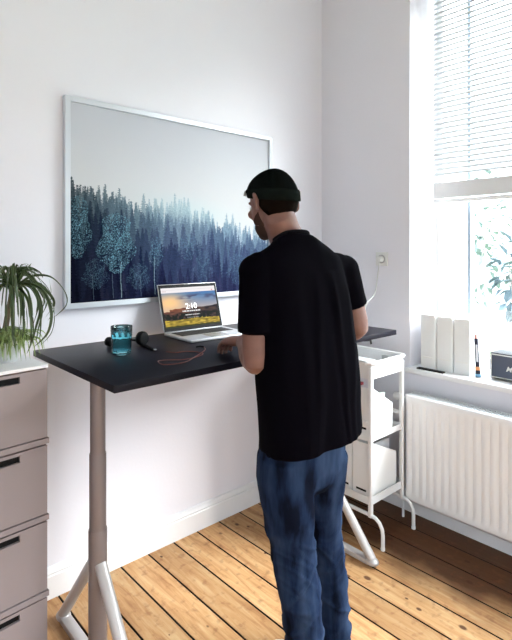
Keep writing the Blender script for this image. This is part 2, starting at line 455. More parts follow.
# ---------------------------------------------------------------- radiator
def radiator():
    y0, y1, z0, z1 = -2.2, -0.708, 0.125, 0.70
    xf, xb = -0.135, -0.045
    root = thing('radiator', 'white ribbed panel radiator on the wall below the window sill', 'radiator', ((xf + xb) / 2, (y0 + y1) / 2, 0.02))
    # front panel with pressed vertical ribs
    pr = [(y1, 0.004), (y1 - .012, 0.0)]
    y = y1 - .03; pitch = 0.0415
    while y - pitch > y0 + .03:
        pr += [(y, 0.0), (y - .006, .0045), (y - .014, .0045), (y - .020, 0.0)]
        y -= pitch
    pr += [(y0 + .012, 0), (y0, .004)]
    bm = bmesh.new()
    def ringz(z, k, off=0): return [Vector((xf + d * k + off, yy, z)) for yy, d in pr]
    rings = [ringz(z0, 0, .006), ringz(z0 + .012, 0), ringz(z0 + .035, 0), ringz(z0 + .055, 1), ringz(z1 - .055, 1), ringz(z1 - .035, 0), ringz(z1 - .01, 0), ringz(z1, 0, .006)]
    loft(bm, rings, cap=False, closed=False)
    o = obj('front_panel', bm, mat('radiator_enamel', (0.83, 0.83, 0.845), 0.32), root, smooth=True)
    so = o.modifiers.new('s', 'SOLIDIFY'); so.thickness = 0.004; so.offset = 0
    obj('rear_panel', boxes(((xb - .012, y0 + .01, z0 + .01), (xb, y1 - .01, z1 - .01)), bev=.002), M_white, root)
    bm = bmesh.new(); y = y0 + .03
    while y < y1 - .03:
        box(bm, (xf + .009, y, z0 + .02), (xb - .012, y + .0015, z1 - .02)); y += .025
    obj('fins', bm, mat('fin_enamel', (0.45, 0.47, 0.5), .5), root)
    for ya, yb in ((y1 - .002, y1 + .004), (y0 - .004, y0 + .002)):
        obj('side_cover', boxes(((xf + .004, ya, z0 + .01), (xb, yb, z1 - .004)), bev=.002), M_white, root)
    bm = bmesh.new()
    box(bm, (xf + .004, y0, z1 - .006), (xf + .018, y1, z1)); box(bm, (xb - .014, y0, z1 - .006), (xb, y1, z1))
    y = y0
    while y < y1 - .004:
        box(bm, (xf + .018, y, z1 - .005), (xb - .014, y + .004, z1)); y += .012
    for x in (xf + .04, xf + .06): box(bm, (x - .002, y0, z1 - .008), (x + .002, y1, z1 - .004))
    obj('top_grille', bm, mat('grille_enamel', (.66, .69, .71), .4), root)
    for yy in (y1 - .25, y0 + .25):
        obj('bracket', boxes(((xb, yy - .015, z0 + .05), (-.001, yy + .015, z1 - .06))), M_white, root)
    # valve and pipes at the left end
    bm = bmesh.new()
    zc = z1 - .035
    tube(bm, [(-.09, y1 + .005, zc), (-.09, y1 + .045, zc)], .009, 12)
    tube(bm, [(-.09, y1 + .04, zc), (-.09, y1 + .04, zc - .04), (-.09, y1 + .04, 0.0)], .007, 10)
    obj('supply_pipe', bm, M_white, root)
    bm = bmesh.new()
    tube(bm, [(-.09, y1 + .045, zc), (-.09, y1 + .05, zc), (-.09, y1 + .085, zc), (-.09, y1 + .095, zc)], [.015, .021, .021, .016], 18)
    obj('valve_knob', bm, M_white, root, smooth=True)
    bm = bmesh.new()
    tube(bm, [(-.07, y1 + .004, z0 + .03), (-.07, y1 + .02, z0 + .03)] , .009, 10)
    tube(bm, smoothpts([(-.07, y1 + .02, z0 + .03), (-.07, y1 + .3, z0 + .03), (-.07, y1 + .60, z0 + .03)], 3), .007, 10)
    tube(bm, smoothpts([(-.055, y1 + .02, z0 + .065), (-.055, y1 + .3, z0 + .065), (-.055, y1 + .60, z0 + .065)], 3), .007, 10)
    obj('return_pipe', bm, M_white, root)
radiator()

# ---------------------------------------------------------------- socket, plug and cord
sy, sz = -0.472, 1.434
root = thing('wall_socket', 'white square power socket on the wall left of the window', 'socket', (0, sy, sz))
M_sock = mat('socket_plastic', (0.72, 0.72, 0.70), .35)
obj('cover_plate', boxes(((-.009, sy - .041, sz - .041), (0, sy + .041, sz + .041)), bev=.003), M_sock, root, smooth=True)
bm = bmesh.new()
tube(bm, [(-.009, sy, sz), (-.0125, sy, sz)], [.0265, .0255], 28)
obj('socket_ring', bm, mat('socket_recess', (0.45, 0.45, 0.45), .4), root)
bm = bmesh.new()
tube(bm, [(-.0125, sy, sz), (-.03, sy, sz), (-.042, sy, sz - .004)], [.019, .018, .011], 20)
pl = thing('power_cord', 'thin white power cord hanging from the wall socket down to the desk', 'cord', (-.03, sy, sz))
obj('plug', bm, M_sock, pl, smooth=True)
bm = bmesh.new()
tube(bm, smoothpts([(-.03, sy, sz - .015), (-.045, sy - .002, sz - .07), (-.10, sy - .015, sz - .20), (-.20, -.50, 1.18), (-.275, -.52, 1.06), (-.33, -.54, 1.03), (-.38, -.54, 1.045)], 6), .0028, 8)
obj('cable', bm, mat('cord_white', (.6, .6, .58), .5), pl, smooth=True)

# ---------------------------------------------------------------- framed forest print
def forest(W=560, H=400):
    rng = np.random.default_rng(4)
    yy, xx = np.mgrid[0:H, 0:W]
    u = xx / W; v = yy / H
    top = np.array([0.745, 0.755, 0.79]); low = np.array([0.775, 0.78, 0.79])
    t = np.clip(v / 0.5, 0, 1)[..., None]
    img = top * (1 - t) + low * t
    def line(x): return 0.43 + 0.20 * x + 0.02 * math.sin(x * 9)
    def haze(x): return math.exp(-((x - 0.47) / 0.16) ** 2)
    layers = [(-.035, (0.60, 0.74, 0.77), 80, .11), (0.0, (0.42, 0.58, 0.64), 90, .13), (.05, (0.27, 0.40, 0.50), 100, .16),
              (.12, (0.19, 0.28, 0.42), 90, .19), (.22, (0.14, 0.20, 0.35), 80, .2), (.34, (0.13, 0.16, 0.31), 70, .2), (.46, (0.10, 0.12, 0.25), 60, .2)]
    for li, (off, col, n, hh) in enumerate(layers):
        for k in range(int(n * 1.35)):
            x = rng.uniform(-.02, 1.02); h = .85 * hh * rng.uniform(.6, 1.25)
            ty = line(x) + off + rng.normal(0, .026)
            hz = haze(x) * max(0, 1 - li / 4.5)
            c = np.array(col) * (1 - .62 * hz) + np.array([0.58, 0.71, 0.73]) * .62 * hz
            if x < .4: c = c * (0.48 + 1.3 * x)
            else: c = c * (1 - .12 * (x - .4) / .6) + np.array([.16, .15, .26]) * .5 * (x - .4)
            c = (c + rng.normal(0, .02)); c = (.70 * c + .30 * c.mean()) * np.array([.88, .86, .90])
            wd = h * rng.uniform(.13, .23) * H / W
            r0 = int(ty * H); r1 = min(H, int((ty + h * 2.2) * H))
            for r in range(max(r0, 0), r1):
                s = (r - r0) / (h * H)
                br = (s * 9) % 1
                hw = wd * W * min(s, 1.0) * (0.55 + .6 * br) + rng.uniform(0, 1.2)
                a = int(x * W - hw + rng.integers(-1, 2)); b = int(x * W + hw + 1 + rng.integers(-1, 2))
                a = max(a, 0); b = min(b, W)
                if b > a:
                    sh = 1 + (0.10 * (1 - br)) + rng.normal(0, .10, (b - a, 1))
                    img[r, a:b] = c * sh
    # pale birches with speckled crowns and thin trunks
    for (cx, cy, rx, ry, st) in ((.185, .70, .075, .16, .75), (.03, .62, .05, .16, .6), (.36, .75, .03, .09, .5), (.80, .86, .06, .1, .3), (.60, .84, .05, .1, .28), (.52, .72, .05, .08, .3), (.1, .86, .05, .08, .3), (.28, .88, .05, .07, .35), (.95, .9, .04, .08, .4)):
        n = int(9000 * rx * ry * 100 * .35)
        for k in range(n):
            a = rng.uniform(0, 2 * PI); q = rng.uniform(0, 1) ** .6
            x = cx + rx * q * math.cos(a) * (1 + .2 * math.sin(5 * a)); y = cy + ry * q * math.sin(a)
            i, j = int(y * H), int(x * W)
            if 0 <= i < H and 0 <= j < W:
                c = np.array([.42, .60, .66]) * rng.uniform(.3, 1.45)
                img[i, j] = img[i, j] * (1 - st) + c * st
    for x, y0, y1, st in ((.205, .80, .99, .8), (.355, .78, .985, .85), (.17, .86, .99, .4), (.29, .88, .99, .4), (.09, .86, .99, .35), (.62, .84, .97, .3), (.84, .8, .95, .4), (.47, .86, .97, .25)):
        for r in range(int(y0 * H), int(y1 * H)):
            j = int(x * W + 1.5 * math.sin(r * .05)); img[r, j] = img[r, j] * (1 - st) + np.array([.66, .78, .82]) * st * rng.uniform(.7, 1.1)
    # mist over the ridge
    mist = np.exp(-((v - (line(.5) - .02 + .20 * (u - .5))) / .07) ** 2) * np.exp(-((u - .52) / .24) ** 2)
    img = img * (1 - .45 * mist[..., None]) + np.array([.71, .79, .80]) * .45 * mist[..., None]
    return img
fx0, fx1, fz0, fz1 = -1.737, -0.490, 1.233, 2.165
root = thing('framed_picture', 'large silver framed print of a misty blue pine forest on the wall', 'picture', (-1.1, 0, fz0))
M_alu = mat('silver_frame', (0.60, 0.63, 0.68), 0.35, metal=0.35)
f = .024
bm = boxes(((fx0, -.032, fz0), (fx0 + f, -.002, fz1)), ((fx1 - f, -.032, fz0), (fx1, -.002, fz1)),
           ((fx0 + f, -.032, fz0), (fx1 - f, -.002, fz0 + f)), ((fx0 + f, -.032, fz1 - f), (fx1 - f, -.002, fz1)), bev=.0015)
obj('frame', bm, M_alu, root)
obj('backing', boxes(((fx0 + .01, -.012, fz0 + .01), (fx1 - .01, -.002, fz1 - .01))), M_card, root)
painted('print', forest(), (fx0 + f, -.0195, fz0 + f), (fx1 - fx0 - 2 * f, 0, 0), (0, 0, fz1 - fz0 - 2 * f), 'forest_ink', root, rough=.8, spec=0.0)

# ---------------------------------------------------------------- drawer cabinet
cr = math.radians(4)
CX = Vector((math.cos(cr), math.sin(cr), 0)); CY = Vector((-math.sin(cr), math.cos(cr), 0))
CO = Vector((-1.945, -.410, 0))     # right front corner on the floor
CM = Matrix(((CX.x, CY.x, 0, CO.x), (CX.y, CY.y, 0, CO.y), (0, 0, 1, 0), (0, 0, 0, 1)))
CW, CDp, CH = .42, .355, 1.096
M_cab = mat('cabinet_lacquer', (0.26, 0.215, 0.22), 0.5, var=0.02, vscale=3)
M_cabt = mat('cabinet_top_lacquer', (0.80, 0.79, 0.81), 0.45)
root = thing('drawer_cabinet', 'tall pale mauve grey drawer cabinet with black slot handles at the left edge', 'cabinet', CM @ Vector((-CW / 2, CDp / 2, 0)))
pitch = .2653
bm = boxes(((-CW + .004, .02, 0), (-.006, CDp, CH - .014)), M=CM)
obj('body', bm, M_cab, root)
obj('top', boxes(((-CW, -.004, CH - .012), (0, CDp, CH)), bev=.002, M=CM), M_cabt, root)
for i in range(4):
    zt = CH - .014 - i * pitch; zb = zt - pitch + .004
    zt -= .003
    sx0, sx1, s0, s1 = -.31, -.095, zt - .034, zt - .011
    y0 = .0
    bm = bmesh.new()
    for a, b in (((-CW + .002, y0, zb + .022), (sx0, .02, zt)), ((sx1, y0, zb + .022), (-.003, .02, zt)),
                 ((sx0, y0, s1), (sx1, .02, zt)), ((sx0, y0, zb + .022), (sx1, .02, s0))):
        box(bm, a, b, M=CM)
    fr = obj('drawer', bm, M_cab, root)
    obj('lip', boxes(((-CW, -.005, zb), (0.002, .022, zb + .019)), bev=.0015, M=CM), M_cab, fr)
    obj('slot_handle', boxes(((sx0, .010, s0), (sx1, .021, s1)), M=CM), M_dark, fr, label='black recessed slot handle')

# ---------------------------------------------------------------- plant on the cabinet
def plant():
    c = Vector((-2.045, -.262, CH))
    root = thing('potted_plant', 'potted plant with long arching dark strap leaves on the drawer cabinet', 'plant', c)
    bm = bmesh.new()
    lathe(bm, [(.001, 0), (.042, 0), (.046, .004), (.056, .075), (.060, .077), (.060, .088), (.054, .088), (.051, .072), (.001, .072)], c, 36)
    obj('pot', bm, mat('pot_ceramic', (.62, .63, .62), .35), root, smooth=True)
    bm = bmesh.new(); ellipsoid(bm, c + Vector((0, 0, .072)), (.050, .050, .008))
    obj('soil', bm, mat('soil', (.03, .02, .014), .95, bump=1, bscale=300), root)
    top = P(12, 291, 1.80)
    bm = bmesh.new()
    tube(bm, smoothpts([c + Vector((0, 0, .07)), c + Vector((.004, -.004, .13)), top - Vector((0, 0, .01))], 4), [.014, .013, .012, .011, .010, .010, .010, .010, .011], 12)
    obj('trunk', bm, mat('plant_trunk', (.16, .13, .08), .8, bump=.6), root, smooth=True)
    def leaf(bm, pts, wd, curl=.25, roll=0.0):
        ps = smoothpts(pts, 7); N = len(ps); rows = []
        for i, p in enumerate(ps):
            d = (ps[min(i + 1, N - 1)] - ps[max(i - 1, 0)]).normalized()
            up = Vector((0, 0, 1)); x = d.cross(up)
            if x.length < .15: x = d.cross(RT)
            x.normalize()
            if rows and x.dot(px) < 0: x = -x
            px = x; x = (Matrix.Rotation(roll, 3, d) @ x); nn = x.cross(d)
            t = i / (N - 1); ww = wd * (0.55 + .45 * min(1, t * 4)) * max(.04, (1 - t ** 5.0))
            rows.append([p - x * ww + nn * ww * curl, p, p + x * ww + nn * ww * curl])
        vr = [[bm.verts.new(q) for q in r] for r in rows]
        for i in range(N - 1):
            for j in (0, 1): bm.faces.new((vr[i][j], vr[i][j + 1], vr[i + 1][j + 1], vr[i + 1][j]))
    # strap-leaf material: dark with pale edges
    m = bpy.data.materials.new('strap_leaf'); m.use_nodes = True
    nt = m.node_tree; b = nt.nodes['Principled BSDF']; b.inputs['Roughness'].default_value = .38
    uvn = nt.nodes.new('ShaderNodeVertexColor'); uvn.layer_name = 'edge'
    nt.links.new(uvn.outputs[0], b.inputs['Base Color'])
    def colour(o, mid, edge):
        me = o.data; at = me.color_attributes.new('edge', 'FLOAT_COLOR', 'POINT')
        for i in range(len(me.vertices)):
            c_ = mid if i % 3 == 1 else edge
            at.data[i].color = (*c_, 1)
    rnd = random.Random(11)
    bm = bmesh.new()
    # leading leaves shaped from the photograph: (pixel, pixel, depth) way points
    main = [
        [(12, 291, 1.80), (30, 277, 1.80), (50, 277, 1.79), (64, 291, 1.78), (66, 305, 1.78), (53, 318, 1.78)],
        [(12, 291, 1.80), (26, 284, 1.77), (42, 290, 1.74), (51, 310, 1.72), (48, 332, 1.72), (34, 347, 1.73)],
        [(12, 291, 1.80), (24, 283, 1.83), (40, 284, 1.85), (51, 296, 1.86), (52, 306, 1.86), (45, 318, 1.86)],
        [(12, 291, 1.80), (22, 284, 1.79), (34, 289, 1.78), (40, 308, 1.77), (35, 330, 1.77), (32, 345, 1.77)],
        [(12, 291, 1.80), (20, 286, 1.76), (29, 295, 1.73), (32, 315, 1.71), (33, 335, 1.71), (29, 348, 1.71)],
        [(12, 291, 1.80), (17, 283, 1.80), (22, 274, 1.80), (28, 264, 1.80)],
        [(12, 291, 1.80), (18, 286, 1.84), (30, 281, 1.87), (41, 290, 1.88), (43, 300, 1.88), (38, 310, 1.88)],
        [(12, 291, 1.80), (17, 280, 1.82), (27, 271, 1.84), (37, 275, 1.85), (40, 281, 1.86)],
        [(12, 291, 1.80), (6, 280, 1.79), (3, 271, 1.78), (9, 268, 1.78), (14, 272, 1.78)],
        [(12, 291, 1.80), (14, 287, 1.76), (22, 300, 1.72), (24, 322, 1.70), (22, 340, 1.70)],
        [(12, 291, 1.80), (10, 286, 1.74), (12, 300, 1.70), (13, 325, 1.68), (16, 345, 1.68)],
        [(12, 291, 1.80), (4, 282, 1.78), (-8, 284, 1.76), (-16, 300, 1.75), (-18, 325, 1.75)],
        [(12, 291, 1.80), (2, 286, 1.74), (-4, 300, 1.70), (-3, 320, 1.69), (0, 340, 1.69)],
        [(12, 291, 1.80), (0, 276, 1.82), (-16, 272, 1.83), (-30, 284, 1.83), (-34, 300, 1.83)],
        [(12, 291, 1.80), (8, 275, 1.81), (16, 270, 1.84), (30, 268, 1.86), (38, 272, 1.88)],
    ]
    for i, L in enumerate(main):
        leaf(bm, [P(*q) for q in L], .0062, roll=rnd.uniform(.5, 1.1) * (1 if i % 2 else -1))
        for k in range(2 if i else 0):
            a1, a2, a3 = rnd.uniform(-5, 5), rnd.uniform(-5, 6), rnd.uniform(-.07, .04); n_ = len(L) - 1
            L2 = [P(q[0] + a1 * j / n_, q[1] + a2 * min(1, j / 2), q[2] + a3 * j / n_) for j, q in enumerate(L)]
            L2 = [Vector((v.x, min(v.y, -.035), v.z)) for v in L2]
            leaf(bm, L2, rnd.uniform(.0035, .0055), roll=rnd.uniform(-1.2, 1.2))
    for k in range(34):
        a = rnd.uniform(0, 2 * PI); r = rnd.uniform(.05, .15); up = rnd.uniform(.02, .10); dr = rnd.uniform(.02, .22)
        dx = Vector((math.cos(a), math.sin(a), 0))
        if (top + dx * r).y > -.03: continue
        e = top + dx * r * 1.05 - Vector((0, 0, dr))
        if e.x > -1.93 or e.z < CH + .02: e = e + Vector((0, 0, .07))
        leaf(bm, [top, top + dx * r * .35 + Vector((0, 0, up)), top + dx * r * .8 + Vector((0, 0, up * .4)), top + dx * r * 1.1 - Vector((0, 0, dr * .45)), e], rnd.uniform(.003, .0048), roll=rnd.uniform(-1.2, 1.2))
    o = obj('strap_leaves', bm, m, root, smooth='all'); colour(o, (.010, .024, .007), (.11, .16, .06))
    o['label'] = 'long dark green arching leaves with pale edges'
    # small light tuft in front
    bm = bmesh.new()
    for k in range(210):
        base = c + Vector((rnd.gauss(-.01, .024), rnd.gauss(-.03, .018), rnd.uniform(.07, .10)))
        a = rnd.uniform(-2.9, .35) if k % 3 else rnd.uniform(0, 2 * PI)
        r = rnd.uniform(.03, .12); dx = Vector((math.cos(a), math.sin(a), 0)); dr = rnd.uniform(-.045, .085); up = rnd.uniform(.0, .03)
        e = base + dx * r + Vector((0, 0, -dr))
        if e.z < CH + .012: e.z = CH + .012 + rnd.uniform(0, .015)
        leaf(bm, [base, base + dx * r * .4 + Vector((0, 0, up)), base + dx * r * .85 + Vector((0, 0, up * .3)), e], rnd.uniform(.002, .0036), roll=rnd.uniform(-1.3, 1.3))
    o = obj('tuft_leaves', bm, m, root, smooth='all'); colour(o, (.10, .18, .04), (.42, .52, .20))
    o['label'] = 'small light green leaves around the pot rim'
plant()

# ---------------------------------------------------------------- standing desk
ZD, TT = 1.08, .024
DX0, DX1, DY0, DY1 = -1.877, -.322, -.772, -.052
root = thing('standing_desk', 'black topped standing desk on grey telescoping trestle legs', 'desk', ((DX0 + DX1) / 2, -.41, 0))
obj('tabletop', boxes(((DX0, DY0, ZD - TT), (DX1, DY1, ZD)), bev=.0018), M_black, root, smooth=True, label='black wooden tabletop')
obj('crossbeam', boxes(((-1.78, -.51, ZD - TT - .035), (-.60, -.47, ZD - TT))), M_steel, root)
def trestle(x, y, yb, yf, xf=0):
    P0 = Vector((x, y, 0))
    bm = bmesh.new(); lathe(bm, [(.001, .74), (.0265, .74), (.0265, ZD - TT - .012), (.05, ZD - TT - .012), (.05, ZD - TT), (.001, ZD - TT)], P0, 32)
    obj('upper_column', bm, M_steel, root, smooth=True)
    bm = bmesh.new(); lathe(bm, [(.0265, .768), (.0285, .771), (.0292, .768), (.0292, .48), (.001, .48)], P0, 32)
    obj('middle_column', bm, M_steel, root, smooth=True)
    bm = bmesh.new(); lathe(bm, [(.0292, .498), (.0315, .502), (.0325, .498), (.0325, .03), (.001, .03)], P0, 32)
    obj('lower_column', bm, M_steel, root, smooth=True)
    zc = .385
    for ye in (yb, yf):
        s = 1 if ye > y else -1
        bm = bmesh.new()
        a = Vector((x, y + s * .022, zc)); b = Vector((x + (xf if s < 0 else 0), ye, .030))
        tube(bm, [a, b], [(.020, .022), (.020, .022)], 20, up=(1, 0, 0))
        obj('brace', bm, M_base, root, smooth=True)
        bm = bmesh.new(); ellipsoid(bm, (b.x, b.y, .020), (.028, .034, .018)); 
        obj('foot', bm, M_base, root, smooth=True)
    obj('base_rail', boxes(((x - .021, yf + .01, .004), (x + .021, yb - .01, .028)), bev=.004), M_base, root, smooth=True)
trestle(-1.80, -.49, -.175, -.80)
trestle(-.585, -.49, -.175, -.805)
obj('cable_bracket', boxes(((-.53, -.70, ZD - TT - .022), (-.43, -.62, ZD - TT)), bev=.004), M_white, root, label='small white bracket under the right end')
bm = bmesh.new(); tube(bm, smoothpts([(-.56, -.735, ZD - TT - .006), (-.52, -.735, ZD - TT - .010), (-.49, -.73, ZD - TT - .014), (-.47, -.72, ZD - TT - .034)], 4), .005, 8)
obj('cable_strap', bm, M_dark, root, label='black strap under the right end')

# ---------------------------------------------------------------- laptop
def laptop():
    W, Dp, T = .345, .24, .014
    hl = Vector((-1.302, -.128, ZD)); ang = math.radians(-2.5)
    ex = Vector((math.cos(ang), math.sin(ang), 0)); ey = Vector((-math.sin(ang), math.cos(ang), 0))
    M = Matrix(((ex.x, ey.x, 0, hl.x), (ex.y, ey.y, 0, hl.y), (0, 0, 1, hl.z), (0, 0, 0, 1)))
    root = thing('laptop', 'open silver laptop with a sunset landscape on screen on the black desk', 'laptop', M @ Vector((W / 2, -Dp / 2, 0)))
    M_al = mat('laptop_aluminium', (.62, .63, .65), .32, metal=.6)
    obj('base', boxes(((0, -Dp, .002), (W, 0, T)), bev=.003, M=M), M_al, root, smooth=True)
    obj('keyboard_well', boxes(((.025, -.125, T - .0005), (W - .025, -.02, T + .0005)), M=M), M_dark, root)
    kb = bmesh.new(); kw = (W - .06) / 14
    for r in range(6):
        for c_ in range(14):
            if r == 0 and 3 < c_ < 9:
                if c_ > 4: continue
                x0, x1 = .03 + c_ * kw, .03 + 9 * kw - .002
            else: x0, x1 = .03 + c_ * kw, .03 + (c_ + 1) * kw - .002
            y0 = -.121 + r * .0165
            box(kb, (x0, y0, T), (x1, y0 + .0145, T + .0018), M=M)
    o = obj('keys', kb, mat('keycap', (.03, .03, .034), .5), root)
    o['kind'] = 'stuff'
    obj('trackpad', boxes(((W / 2 - .052, -.225, T - .0004), (W / 2 + .052, -.145, T + .0006)), M=M), mat('trackpad', (.52, .53, .55), .25, metal=.5), root)
    ti = math.radians(17)
    L = M @ Matrix.Translation((0, 0, T)) @ Matrix.Rotation(-ti, 4, 'X')
    H = .236
    obj('lid', boxes(((0, -.0005, 0.0), (W, .006, H)), bev=.0022, M=L), M_al, root, smooth=True)
    obj('bezel', boxes(((.003, -.0015, .003), (W - .003, -.0002, H - .003)), M=L), M_dark, root)
    # wallpaper
    w_, h_ = 300, 190
    yy, xx = np.mgrid[0:h_, 0:w_]; u = xx / w_; v = yy / h_
    rng = np.random.default_rng(2)
    def nz(sx, sy, seed):
        r = np.random.default_rng(seed).random((sy + 2, sx + 2)); X = u * sx; Y = v * sy
        i = X.astype(int); j = Y.astype(int); fx = X - i; fy = Y - j
        fx = fx * fx * (3 - 2 * fx); fy = fy * fy * (3 - 2 * fy)
        return (r[j, i] * (1 - fx) + r[j, i + 1] * fx) * (1 - fy) + (r[j + 1, i] * (1 - fx) + r[j + 1, i + 1] * fx) * fy
    def C(*c): return np.array(c, float)
    sky = C(.10, .38, .68) * (1 - v[..., None] * 1.3) + C(.95, .78, .66) * (v[..., None] * 1.3)
    glow = np.exp(-((u - .12) / .30) ** 2 - ((v - .38) / .24) ** 2)[..., None]
    img = sky * (1 - glow) + C(1.0, .80, .56) * glow
    cl = np.clip((nz(5, 14, 1) * .6 + nz(12, 30, 2) * .4 - .48) * 4, 0, 1) * np.exp(-((v - .28 - .02 * np.sin(u * 6)) / .07) ** 2) * np.clip((u - .22) * 4, 0, 1)
    img = img * (1 - cl[..., None]) + C(.25, .24, .36) * cl[..., None]
    hill = .60 - .12 * np.clip((u - .15) / .5, 0, 1) - .05 * np.sin(u * 5 + 1) * (u > .1) + .02 * (nz(20, 1, 5) - .5)
    k = (v > hill)
    land = C(.24, .20, .22) + (nz(14, 26, 6)[..., None] - .4) * C(.34, .22, .12)
    land = land * .8 + glow * C(.60, .25, .06)
    img[k] = land[k]
    k = v > .80 + .02 * np.sin(u * 8)
    ym = C(.72, .62, .24) * (.6 + .6 * nz(20, 40, 7)[..., None])
    img[k] = ym[k]
    k = (v > .66) & (v < .81) & (nz(40, 12, 8) > .45); img[k] = C(.10, .12, .10)
    k = v > .955; img[k] = C(.20, .22, .12)
    img[:3] = C(.12, .12, .14)
    img[3:int(.145 * h_)] = C(.93, .91, .92); img[int(.07 * h_):int(.075 * h_)] = C(.8, .78, .8)
    for a in (.03, .05, .07): img[int(.09 * h_):int(.115 * h_), int(a * w_):int((a + .01) * w_)] = C(.75, .6, .6)
    img[int(.1 * h_):int(.13 * h_), int(.93 * w_):int(.95 * w_)] = C(.8, .3, .3)
    # greeting lines too small to read
    def words(y0, y1, x0, x1, a, seed):
        r = random.Random(seed); x = x0
        while x < x1:
            wl = r.uniform(.015, .05); wl = min(wl, x1 - x)
            s = (slice(int(y0 * h_), int(y1 * h_)), slice(int(x * w_), int((x + wl) * w_)))
            img[s] = img[s] * (1 - a) + a; x += wl + .008
    words(.60, .635, .33, .66, .9, 1); words(.70, .725, .37, .64, .8, 2); words(.77, .79, .40, .62, .45, 3)
    lm = L.to_3x3()
    o0 = L @ Vector((.014, -.0019, .018)); uxv = lm @ Vector((W - .028, 0, 0)); uyv = lm @ Vector((0, 0, H - .034))
    scr = painted('screen', img, o0, uxv, uyv, 'screen_glow', root, emit=.66, rough=.4, spec=.1)
    cu = bpy.data.curves.new('clock_text', 'FONT'); cu.body = '2:10'; cu.size = .040; cu.align_x = 'CENTER'; cu.offset = 0
    to = bpy.data.objects.new('clock_text', cu); COL.objects.link(to)
    dg = bpy.context.evaluated_depsgraph_get(); me = bpy.data.meshes.new_from_object(to.evaluated_get(dg)); bpy.data.objects.remove(to)
    me.transform(L @ Matrix.Translation((.012 + (W - .024) * .5, -.0022, .014 + (H - .026) * .44)) @ Matrix.Rotation(PI / 2, 4, 'X'))
    me.materials.clear(); me.materials.append(mat('clock_glow', (.9, .9, .9), .5, Emission_Color=(1, 1, 1, 1), Emission_Strength=.5))
    t = bpy.data.objects.new('clock_text', me); COL.objects.link(t); setpar(t, scr); t['label'] = 'white clock reading 2:10'
laptop()

# ---------------------------------------------------------------- glass, headphones, pen, cable
def tumbler():
    c = D(121.5, 353.5); c.z = ZD
    root = thing('drinking_glass', 'turquoise fluted drinking glass on the black desk', 'glass', c)
    bm = bmesh.new()
    def mod(t, z): 
        k = max(0, min(1, (.068 - z) / .01)) if z < .068 else 0
        return 1 - .055 * k * abs(math.sin(t * 5)) if z > .003 else 1
    prof = [(.001, .0), (.034, .0), (.037, .003), (.0385, .02), (.0395, .055), (.0395, .062), (.0405, .068), (.0415, .072), (.0425, .108), (.0418, .110), (.0405, .108), (.0392, .072), (.037, .060), (.035, .014), (.001, .012)]
    lathe(bm, prof, c, 60, mod=mod)
    g = mat('turquoise_glass', (.40, .84, .92), .03, Transmission_Weight=1.0, IOR=1.45)
    obj('glass_body', bm, g, root, smooth=True)
tumbler()
def headphones():
    a = D(110.5, 346.5); b = D(140, 345.5)
    cen = (a + b) / 2
    root = thing('headphones', 'black headphones lying folded on the desk behind the turquoise glass', 'headphones', (cen.x, cen.y, ZD))
    d = (b - a).normalized(); n = Vector((-d.y, d.x, 0)); hw = (b - a).length / 2
    bm = bmesh.new()
    pts = [a + Vector((0, 0, .022))] + [cen + d * (-math.cos(t) * hw) + n * (math.sin(t) * hw * .9) + Vector((0, 0, .016)) for t in [PI * k / 10 for k in range(1, 10)]] + [b + Vector((0, 0, .022))]
    tube(bm, pts, [(.010, .005)] * len(pts), 12, up=(0, 0, 1))
    obj('headband', bm, M_dark, root, smooth=True)
    for p, s, r in ((a, -1, .020), (b + d * .012, 1, .030)):
        bm = bmesh.new()
        q = p + Vector((0, 0, r)); ax = (d * .75 + n * -.65).normalized()
        tube(bm, [q - ax * .012, q - ax * .009, q + ax * .004, q + ax * .010, q + ax * .013], [r * .7, r, r, r * .85, r * .4], 28)
        e = obj('ear_cup', bm, M_dark, root, smooth=True)
        bm = bmesh.new()
        tube(bm, [q - ax * .012, q - ax * .017, q - ax * .021], [r * .95, r * .93, r * .7], 28)
        obj('ear_cushion', bm, mat('cushion', (.02, .02, .022), .7), e, smooth=True)
headphones()
def pen():
    a = D(145, 346.5) + Vector((0, 0, .006)); b = D(156, 351.5) + Vector((0, 0, .0055))
    root = thing('pen', 'black pen with a silver tip lying on the desk between headphones and laptop', 'pen', a)
    d = (b - a)
    bm = bmesh.new(); tube(bm, [a - d * .25, a, a + d * .88], [.0045, .0052, .0052], 14); obj('barrel', bm, M_dark, root, smooth=True)
    bm = bmesh.new(); tube(bm, [a + d * .88, a + d * .97, a + d * 1.03], [.0052, .0048, .002], 14); obj('tip', bm, mat('pen_metal', (.8, .8, .82), .25, metal=1), root, smooth=True, label='silver tip')
pen()
pts = [(166, 352.5), (176, 353.2), (186, 352.2), (196, 352.5), (203, 354.5), (196, 357.8), (184, 360.2), (170, 360.6), (161, 361.2), (158, 363.2), (163, 365.2), (176, 364.6), (187, 363), (193, 359.5), (199, 355), (205, 350.5), (204, 347.5)]
pts = [D(*q) + Vector((0, 0, .0028 + (.003 if i in (9, 13, 12) else 0))) for i, q in enumerate(pts)]
bm = bmesh.new(); tube(bm, smoothpts(pts, 6), .0017, 8)
root = thing('charging_cable', 'thin reddish brown cable lying in loops in front of the laptop', 'cable', (pts[8].x, pts[8].y, ZD))
obj('wire', bm, mat('red_cable', (.16, .045, .03), .3), root, smooth=True)
bm = bmesh.new(); tube(bm, smoothpts([pts[-1], pts[-1] + Vector((-.012, .012, .002)), pts[-1] + Vector((-.028, .018, .001))], 3), .0032, 8)
obj('connector', bm, M_dark, root, smooth=True, label='black connector')

